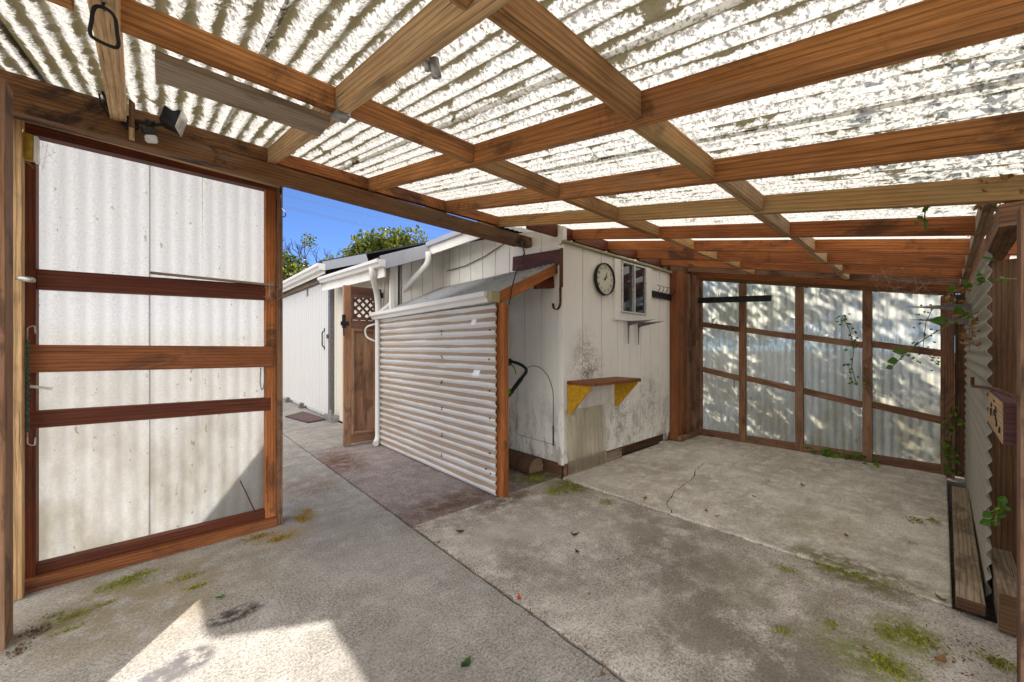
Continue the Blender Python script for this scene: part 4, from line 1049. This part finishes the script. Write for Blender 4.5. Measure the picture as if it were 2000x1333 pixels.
def vine(name, pts, leaves, label, mat='ivy', size=.05, stemr=.0028):
    t = thing(name, pts[-1], label, 'vine')
    obj('stem', M().tube(bez(pts, 5), stemr, 6), 'stem', t)
    P_ = [Vector(q) for q in pts]; extra = []
    for k in range(12):
        i = random.randrange(len(P_)-1); q = P_[i].lerp(P_[i+1], random.random())
        d_ = (rnd_dir()+Vector((-.2, .3, -.2))).normalized(); e_ = q+d_*random.uniform(.012, .03)
        obj('petiole', M().tube([q, q.lerp(e_, .5)+Vector((0, 0, .003)), e_], .0012, 4), 'stem', t)
        extra.append((e_, d_, random.uniform(.018, .04)))
    for p, d, s in [(a, b, c*.78) for a, b, c in leaves]+extra:
        m = M(); p = Vector(p); d = Vector(d).normalized()
        nn = (rnd_dir()*.5+Vector((-.6, -.5, .4))).normalized()
        sd = d.cross(nn).normalized(); up = sd.cross(d)
        out = [(0, 0), (.12, .30), (.38, .46), (.68, .30), (1., 0), (.68, -.30), (.38, -.46), (.12, -.30)]
        mid = [m.bm.verts.new(p+d*s*k) for k in (0., .38, .7, 1.)]
        L_ = [m.bm.verts.new(p+d*s*a+sd*s*b+up*s*.12) for a, b in out[1:4]]; R_ = [m.bm.verts.new(p+d*s*a+sd*s*b+up*s*.12) for a, b in out[:4:-1]]
        for Q in (L_, R_):
            m.bm.faces.new((mid[0], Q[0], Q[1], mid[1])); m.bm.faces.new((mid[1], Q[1], Q[2], mid[2])); m.bm.faces.new((mid[2], Q[2], mid[3]))
        obj('leaf', m, mat, t)
    return t
vine('hanging_vine', [(2.0, -.13, 1.90), (2.3, -.06, 1.90), (2.55, .0, 1.89), (2.68, .05, 1.86), (2.70, .055, 1.80)],
     [((2.62, .02, 1.875), (.1, .35, -.3), .06), ((2.70, .055, 1.82), (-.1, 0, -1), .075), ((2.30, -.06, 1.91), (.4, .6, .1), .05), ((2.2, -.08, 1.92), (.5, .5, .4), .05)],
     'thin green vine with two leaves trailing over the weathered rafter at top right')
vine('hanging_vine', [(3.35, -.14, 1.40), (3.45, -.10, 1.385), (3.55, .05, 1.28), (3.58, .16, 1.16), (3.60, .215, 1.08)],
     [((3.52, .0, 1.33), (.1, .6, .5), .085), ((3.50, -.02, 1.36), (.2, .9, .1), .095), ((3.5, -.07, 1.40), (0, .2, .9), .07), ((3.47, -.09, 1.37), (-.1, -.3, .7), .065), ((3.57, .15, 1.17), (.1, .9, .1), .09), ((3.59, .19, 1.12), (0, .8, -.2), .07), ((3.60, .215, 1.08), (0, .8, -.4), .05), ((3.56, .1, 1.24), (0, .5, -.8), .05)],
     'arching green vine shoot in front of the far fence beside the right wall')
vine('hanging_vine', [(2.75, -.22, 1.50), (3.0, -.15, 1.54), (3.3, -.11, 1.55), (3.9, -.05, 1.57)],
     [((2.85, -.17, 1.60), (.3, .3, .2), .085), ((2.95, -.155, 1.53), (.2, .4, -.2), .03), ((3.3, -.1, 1.56), (.2, .6, .2), .04), ((3.6, -.06, 1.57), (.2, .6, .3), .04)],
     'slender vine runner crossing the top of the right post')
vine('hanging_vine', [(2.72, -.165, .50), (2.74, -.163, .46), (2.72, -.16, .42)],
     [((2.72, -.163, .49), (.3, .4, -.4), .06), ((2.74, -.162, .43), (.1, .5, -.3), .05), ((2.73, -.163, .46), (0, -.4, .2), .04)],
     'small green ivy sprig beside the right post above the timber')
random.seed(21)
def ivy(pts, n, spread, size, label, seed):
    random.seed(seed)
    t = thing('ivy', pts[-1], label, 'ivy')
    obj('stem', M().tube([Vector(p) for p in pts], .003, 5), 'twig', t)
    m = M()
    P = [Vector(p) for p in pts]
    for _ in range(n):
        i = random.randrange(len(P)-1); p = P[i].lerp(P[i+1], random.random())
        p = p+Vector((random.uniform(-.02, .0), random.uniform(-spread, spread), random.uniform(-spread, spread)))
        m.leaf(p, (random.uniform(-.6, 0), random.uniform(-1, 1), random.uniform(-1, .4)), (-1, 0, .3), size*random.uniform(.6, 1.3), size*.7)
    obj('foliage', m, 'ivy', t); return t
ivy([(5.46, .72, 1.55), (5.46, .66, 1.4), (5.46, .62, 1.2), (5.465, .64, 1.0), (5.465, .60, .8)], 45, .05, .035, 'thin ivy climbing the far fence beside its fourth post', 1)
ivy([(5.46, -.06, .65), (5.46, -.07, .45), (5.46, -.05, .2), (5.46, -.06, .03)], 40, .04, .05, 'ivy growing up the last fence post at the right corner', 2)
ivy([(5.44, 1.0, .03), (5.42, .8, .06), (5.42, .6, .05), (5.30, .40, .03)], 60, .05, .045, 'low green weeds creeping along the foot of the far fence', 3)
ivy([(5.53, .05, 1.60), (5.535, .1, 1.45), (5.53, .12, 1.2), (5.535, .03, 1.05)], 46, .10, .03, 'dark ivy tangle behind the last fence bay by the right wall', 4)
# dead leaves caught in the right-hand corner
m = M(); random.seed(31)
for _ in range(50):
    p = Vector((random.uniform(4.5, 5.1), random.uniform(-.13, -.02), random.uniform(1.42, 1.66)))
    m.leaf(p, rnd_dir(), rnd_dir(), random.uniform(.03, .06), .03)
stuff(obj('leaf_litter', m, 'dry'))
m = M()
for _ in range(60):
    p = Vector((random.uniform(2.3, 2.6), random.uniform(-.2, -.10), random.uniform(1.75, 1.84)))
    m.leaf(p, rnd_dir(), rnd_dir(), random.uniform(.02, .045), .02)
stuff(obj('leaf_litter', m, 'dry'))
m = M()
for _ in range(40):
    p = Vector((random.uniform(3.3, 3.6), random.uniform(-.14, -.09), random.uniform(1.2, 1.38)))
    m.leaf(p, rnd_dir(), rnd_dir(), random.uniform(.02, .05), .02)
stuff(obj('leaf_litter', m, 'dry'))

# moss and litter on the ground
def tufts(name, spots, mat, size, seed, z=0., elong=1.):
    random.seed(seed); m = M()
    for (x_, y_, rx, ry, n) in spots:
        for _ in range(n):
            a = random.gauss(0, .5); b = random.gauss(0, .5)
            p = Vector((x_+a*rx, y_+b*ry, z+random.uniform(-.001, .003)))
            d = Vector((random.uniform(-1, 1), random.uniform(-1, 1), random.uniform(.15, .9)))
            s = size*random.uniform(.5, 1.4)
            m.leaf(p, d, (random.uniform(-1, 1), random.uniform(-1, 1), 1), s, s*.45*elong)
    return stuff(obj(name, m, mat))
tufts('moss', [(-.157, 2.80, .12, .05, 240), (-.10, 2.84, .08, .05, 120), (.08, 2.64, .07, .03, 120), (.12, 2.5, .05, .02, 80), (-.30, 2.60, .06, .03, 120), (-.36, 2.66, .04, .02, 60), (-.2, 2.62, .04, .02, 60), (-.29, 2.48, .05, .02, 60),
               (2.42, 2.17, .12, .10, 500), (2.60, 2.12, .10, .08, 420), (2.55, 2.5, .14, .08, 500), (2.70, 2.25, .06, .05, 150), (2.72, .25, .05, .16, 400), (2.70, .40, .04, .15, 260),
               (2.32, .08, .08, .07, 420), (2.03, .13, .07, .07, 420), (2.25, .15, .05, .04, 160), (2.36, -.15, .05, .05, 260), (1.75, .02, .05, .04, 120), (2.5, .55, .04, .08, 120), (1.95, .45, .04, .03, 70), (2.55, 1.75, .05, .08, 140), (2.15, .32, .05, .03, 90)], 'moss', .011, 3)
tufts('moss', [(.43, 2.90, .08, .04, 260), (.54, 2.78, .07, .035, 240), (.72, 2.99, .04, .08, 260), (.78, 3.10, .03, .05, 100)], 'mossy', .011, 4)
tufts('moss', [(3.84, .12, .06, .05, 60), (3.93, .04, .04, .03, 40), (3.4, .12, .03, .03, 20)], 'moss', .016, 5, .007)
js = [(1.24, .8+.03*k, .012, .03, 7) for k in range(60)]
tufts('ground_litter', js + [(1.24, 2.6+.05*k, .01, .04, 5) for k in range(40)] + [(1.3+.05*k, 2.396, .03, .01, 6) for k in range(26)] + [(1.5, 2.5, .12, .1, 120), (1.85, 2.45, .18, .05, 160), (1.4, 4.3, .1, .35, 200), (2.2, 2.33, .2, .06, 160), (1.0, 3.6, .12, .25, 140), (2.71, 1.6, .02, .6, 160)], 'needle', .011, 6, -.002, .6)
tufts('slab_litter', [(3.6+.2*k, 1.2+.3*math.sin(k*2.1), .5, .5, 34) for k in range(8)] + [(3.2, 1.9, .4, .25, 60), (5.2, 1.2, .1, .8, 90)], 'needle', .013, 7, .008, .6)
tufts('ground_litter', [(-.40, 2.56, .06, .05, 90), (-.43, 2.44, .03, .05, 50), (2.25, -.05, .25, .1, 70)], 'needle', .014, 8)

# fallen leaves one can tell apart
def fallen(x_, y_, s, ang, mat, label, z=.004, curl=.25, group=None, name='fallen_leaf'):
    m = M(); n = 7
    d = Vector((math.cos(ang), math.sin(ang), 0)); sd = Vector((-d.y, d.x, 0))
    prev = None
    for i in range(n+1):
        t = i/n; w = s*.26*math.sin(PI*min(1, t*1.02+.02))**.8*(1+.18*((i % 2)*2-1))
        c = Vector((x_, y_, z))+d*s*(t-.5)+Vector((0, 0, s*curl*(2*t-1)**2))
        row = [m.bm.verts.new(c+sd*w+Vector((0, 0, w*.35))), m.bm.verts.new(c), m.bm.verts.new(c-sd*w+Vector((0, 0, w*.35)))]
        if prev:
            for k in range(2): m.bm.faces.new((prev[k], prev[k+1], row[k+1], row[k]))
        prev = row
    return tag(obj(name, m, mat), label, 'leaf', group)
fallen(.848, 1.20, .062, R(20), 'darkleaf', 'curled dark green leaf on the concrete path at the bottom of the picture')
bpy.data.objects['fallen_leaf'].data.materials[0] = MT['leafshade']
fallen(.20, 2.312, .045, R(10), 'ivy', 'small bright green leaf beside the dark stain on the path')
fallen(1.249, 1.335, .038, R(60), 'redleaf', 'crumpled red leaf lying in the long floor joint', .012, .6)
fallen(1.943, 1.563, .062, R(130), 'darkleaf', 'dark curled leaf on the grey floor, the larger and farther of two', .006, .4)
fallen(1.795, 1.421, .042, R(80), 'darkleaf', 'dark curled leaf on the grey floor, the smaller and nearer of two', .006, .4)
fallen(1.43, 2.09, .06, R(-30), 'darkleaf', 'flat grey green leaf on the floor near the cross joint')
fallen(2.196, .004, .05, R(150), 'dry', 'pale tan leaf on the floor near the mossy right corner', .006, .5)
for (x_, y_, s, a) in ((2.071, .202, .03, 40), (2.275, .018, .035, 100), (1.529, 1.142, .025, 10), (1.195, .83, .03, 70), (1.247, 2.059, .035, 20), (1.26, 2.33, .035, 140), (2.74, -.0, .05, 60), (1.9, 1.22, .025, 10), (1.25, .95, .02, 0), (.55, 3.4, .03, 50)):
    fallen(x_, y_, s, R(a), 'dry', 'small dry brown leaf scattered on the carport concrete', .006, .4, 'dry leaves on the concrete')
for (x_, y_, s, a) in ((2.929, 1.141, .045, 40), (2.894, 1.058, .04, 120), (2.818, 1.561, .05, 10), (3.5, 1.0, .04, 80), (3.2, .4, .04, 20), (4.1, .8, .05, 60)):
    fallen(x_, y_, s, R(a), 'dry', 'small dry brown leaf lying on the pale back slab', .012, .4, 'dry leaves on the back slab')
m = M().tube([(1.75, 1.13, .004), (1.72, 1.06, .008), (1.68, 1.0, .004)], .0016, 5)
tag(obj('straw', m, 'pale'), 'short pale bent straw lying on the grey floor', 'straw')
for q, (dz, dy) in enumerate(((0, 0), (.22, .4), (.5, -.3))):
    m = M().tube([(-3+k*2.2, 21+dy-.2*k, 8.1+dz-.13*k+.02*(k-3)**2) for k in range(8)], .006, 5)
    tag(obj('power_line', m, 'steel'), 'thin overhead wire crossing the blue sky above the far trees', 'power line', 'overhead wires')
# twigs lying on the roof, and fine cobweb threads
random.seed(41)
def cobweb(c, r, n, axis):
    m = M(); c = Vector(c)
    for _ in range(n):
        d = rnd_dir(); d2 = rnd_dir()
        for v in (d, d2): v[axis] *= .3
        a, b = c+d*r, c+d2*r
        mid = a.lerp(b, .5)-Vector((0, 0, r*.1))
        m.tube([a, mid, b], .0006, 3, caps=False)
    return stuff(obj('cobweb', m, 'web'))
cobweb((-.47, 2.96, 2.15), .08, 12, 1); cobweb((.54, 2.99, 1.58), .07, 14, 1)
cobweb((5.3, .2, 1.70), .18, 18, 0); cobweb((4.7, .3, 1.78), .14, 16, 0)

# ------------------------------------------------------------------ light, sky, camera
sd_ = Vector((.605, .80, .8144)).normalized()
el = math.asin(sd_.z); az = math.atan2(sd_.x, sd_.y)
su = bpy.data.lights.new('sun', 'SUN'); su.energy = 2.0; su.angle = R(.5); su.color = (1., .945, .865)
so_ = bpy.data.objects.new('sun', su); COL.objects.link(so_); so_.rotation_euler = (-sd_).to_track_quat('-Z', 'Y').to_euler(); so_.location = (6, 8, 9)
W = bpy.data.worlds.new('World'); S.world = W; W.use_nodes = True
nt = W.node_tree; bg = nt.nodes['Background']
sky = nt.nodes.new('ShaderNodeTexSky'); sky.sky_type = 'NISHITA'; sky.sun_disc = False
sky.sun_elevation = el; sky.sun_rotation = az; sky.air_density = .30; sky.dust_density = 0.; sky.ozone_density = 6.
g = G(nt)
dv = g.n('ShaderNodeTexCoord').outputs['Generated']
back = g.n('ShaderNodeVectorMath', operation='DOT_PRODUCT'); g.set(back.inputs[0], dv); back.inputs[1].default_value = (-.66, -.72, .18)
cl = g.math('MULTIPLY', g.rng(g.noise(g.mapping(dv, (1, 1, 2.2)), 2.4, 7, .6, .4), .38, .62), g.rng(back.outputs['Value'], -.15, .45))  # bright clouds added to the unseen sky behind the camera, lighting the interior
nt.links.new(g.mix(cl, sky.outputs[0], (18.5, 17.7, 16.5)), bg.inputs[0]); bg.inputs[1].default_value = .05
cam = bpy.data.cameras.new('camera'); co = bpy.data.objects.new('camera', cam); COL.objects.link(co)
co.location = (0, 0, 1.2); co.rotation_euler = (R(90), 0, -math.atan(680/755))
cam.sensor_width = 36; cam.lens = 36*755/2000; cam.shift_y = .00675; cam.clip_start = .02; cam.clip_end = 500
S.camera = co
S.view_settings.view_transform = 'Standard'; S.view_settings.look = 'None'; S.view_settings.exposure = 2.42; S.view_settings.gamma = 1
S.cycles.max_bounces = 8; S.cycles.diffuse_bounces = 6; S.cycles.glossy_bounces = 3; S.cycles.transmission_bounces = 6; S.cycles.transparent_max_bounces = 8
S.cycles.sample_clamp_indirect = 8.; S.cycles.use_denoising = True
S.cycles.caustics_reflective = False
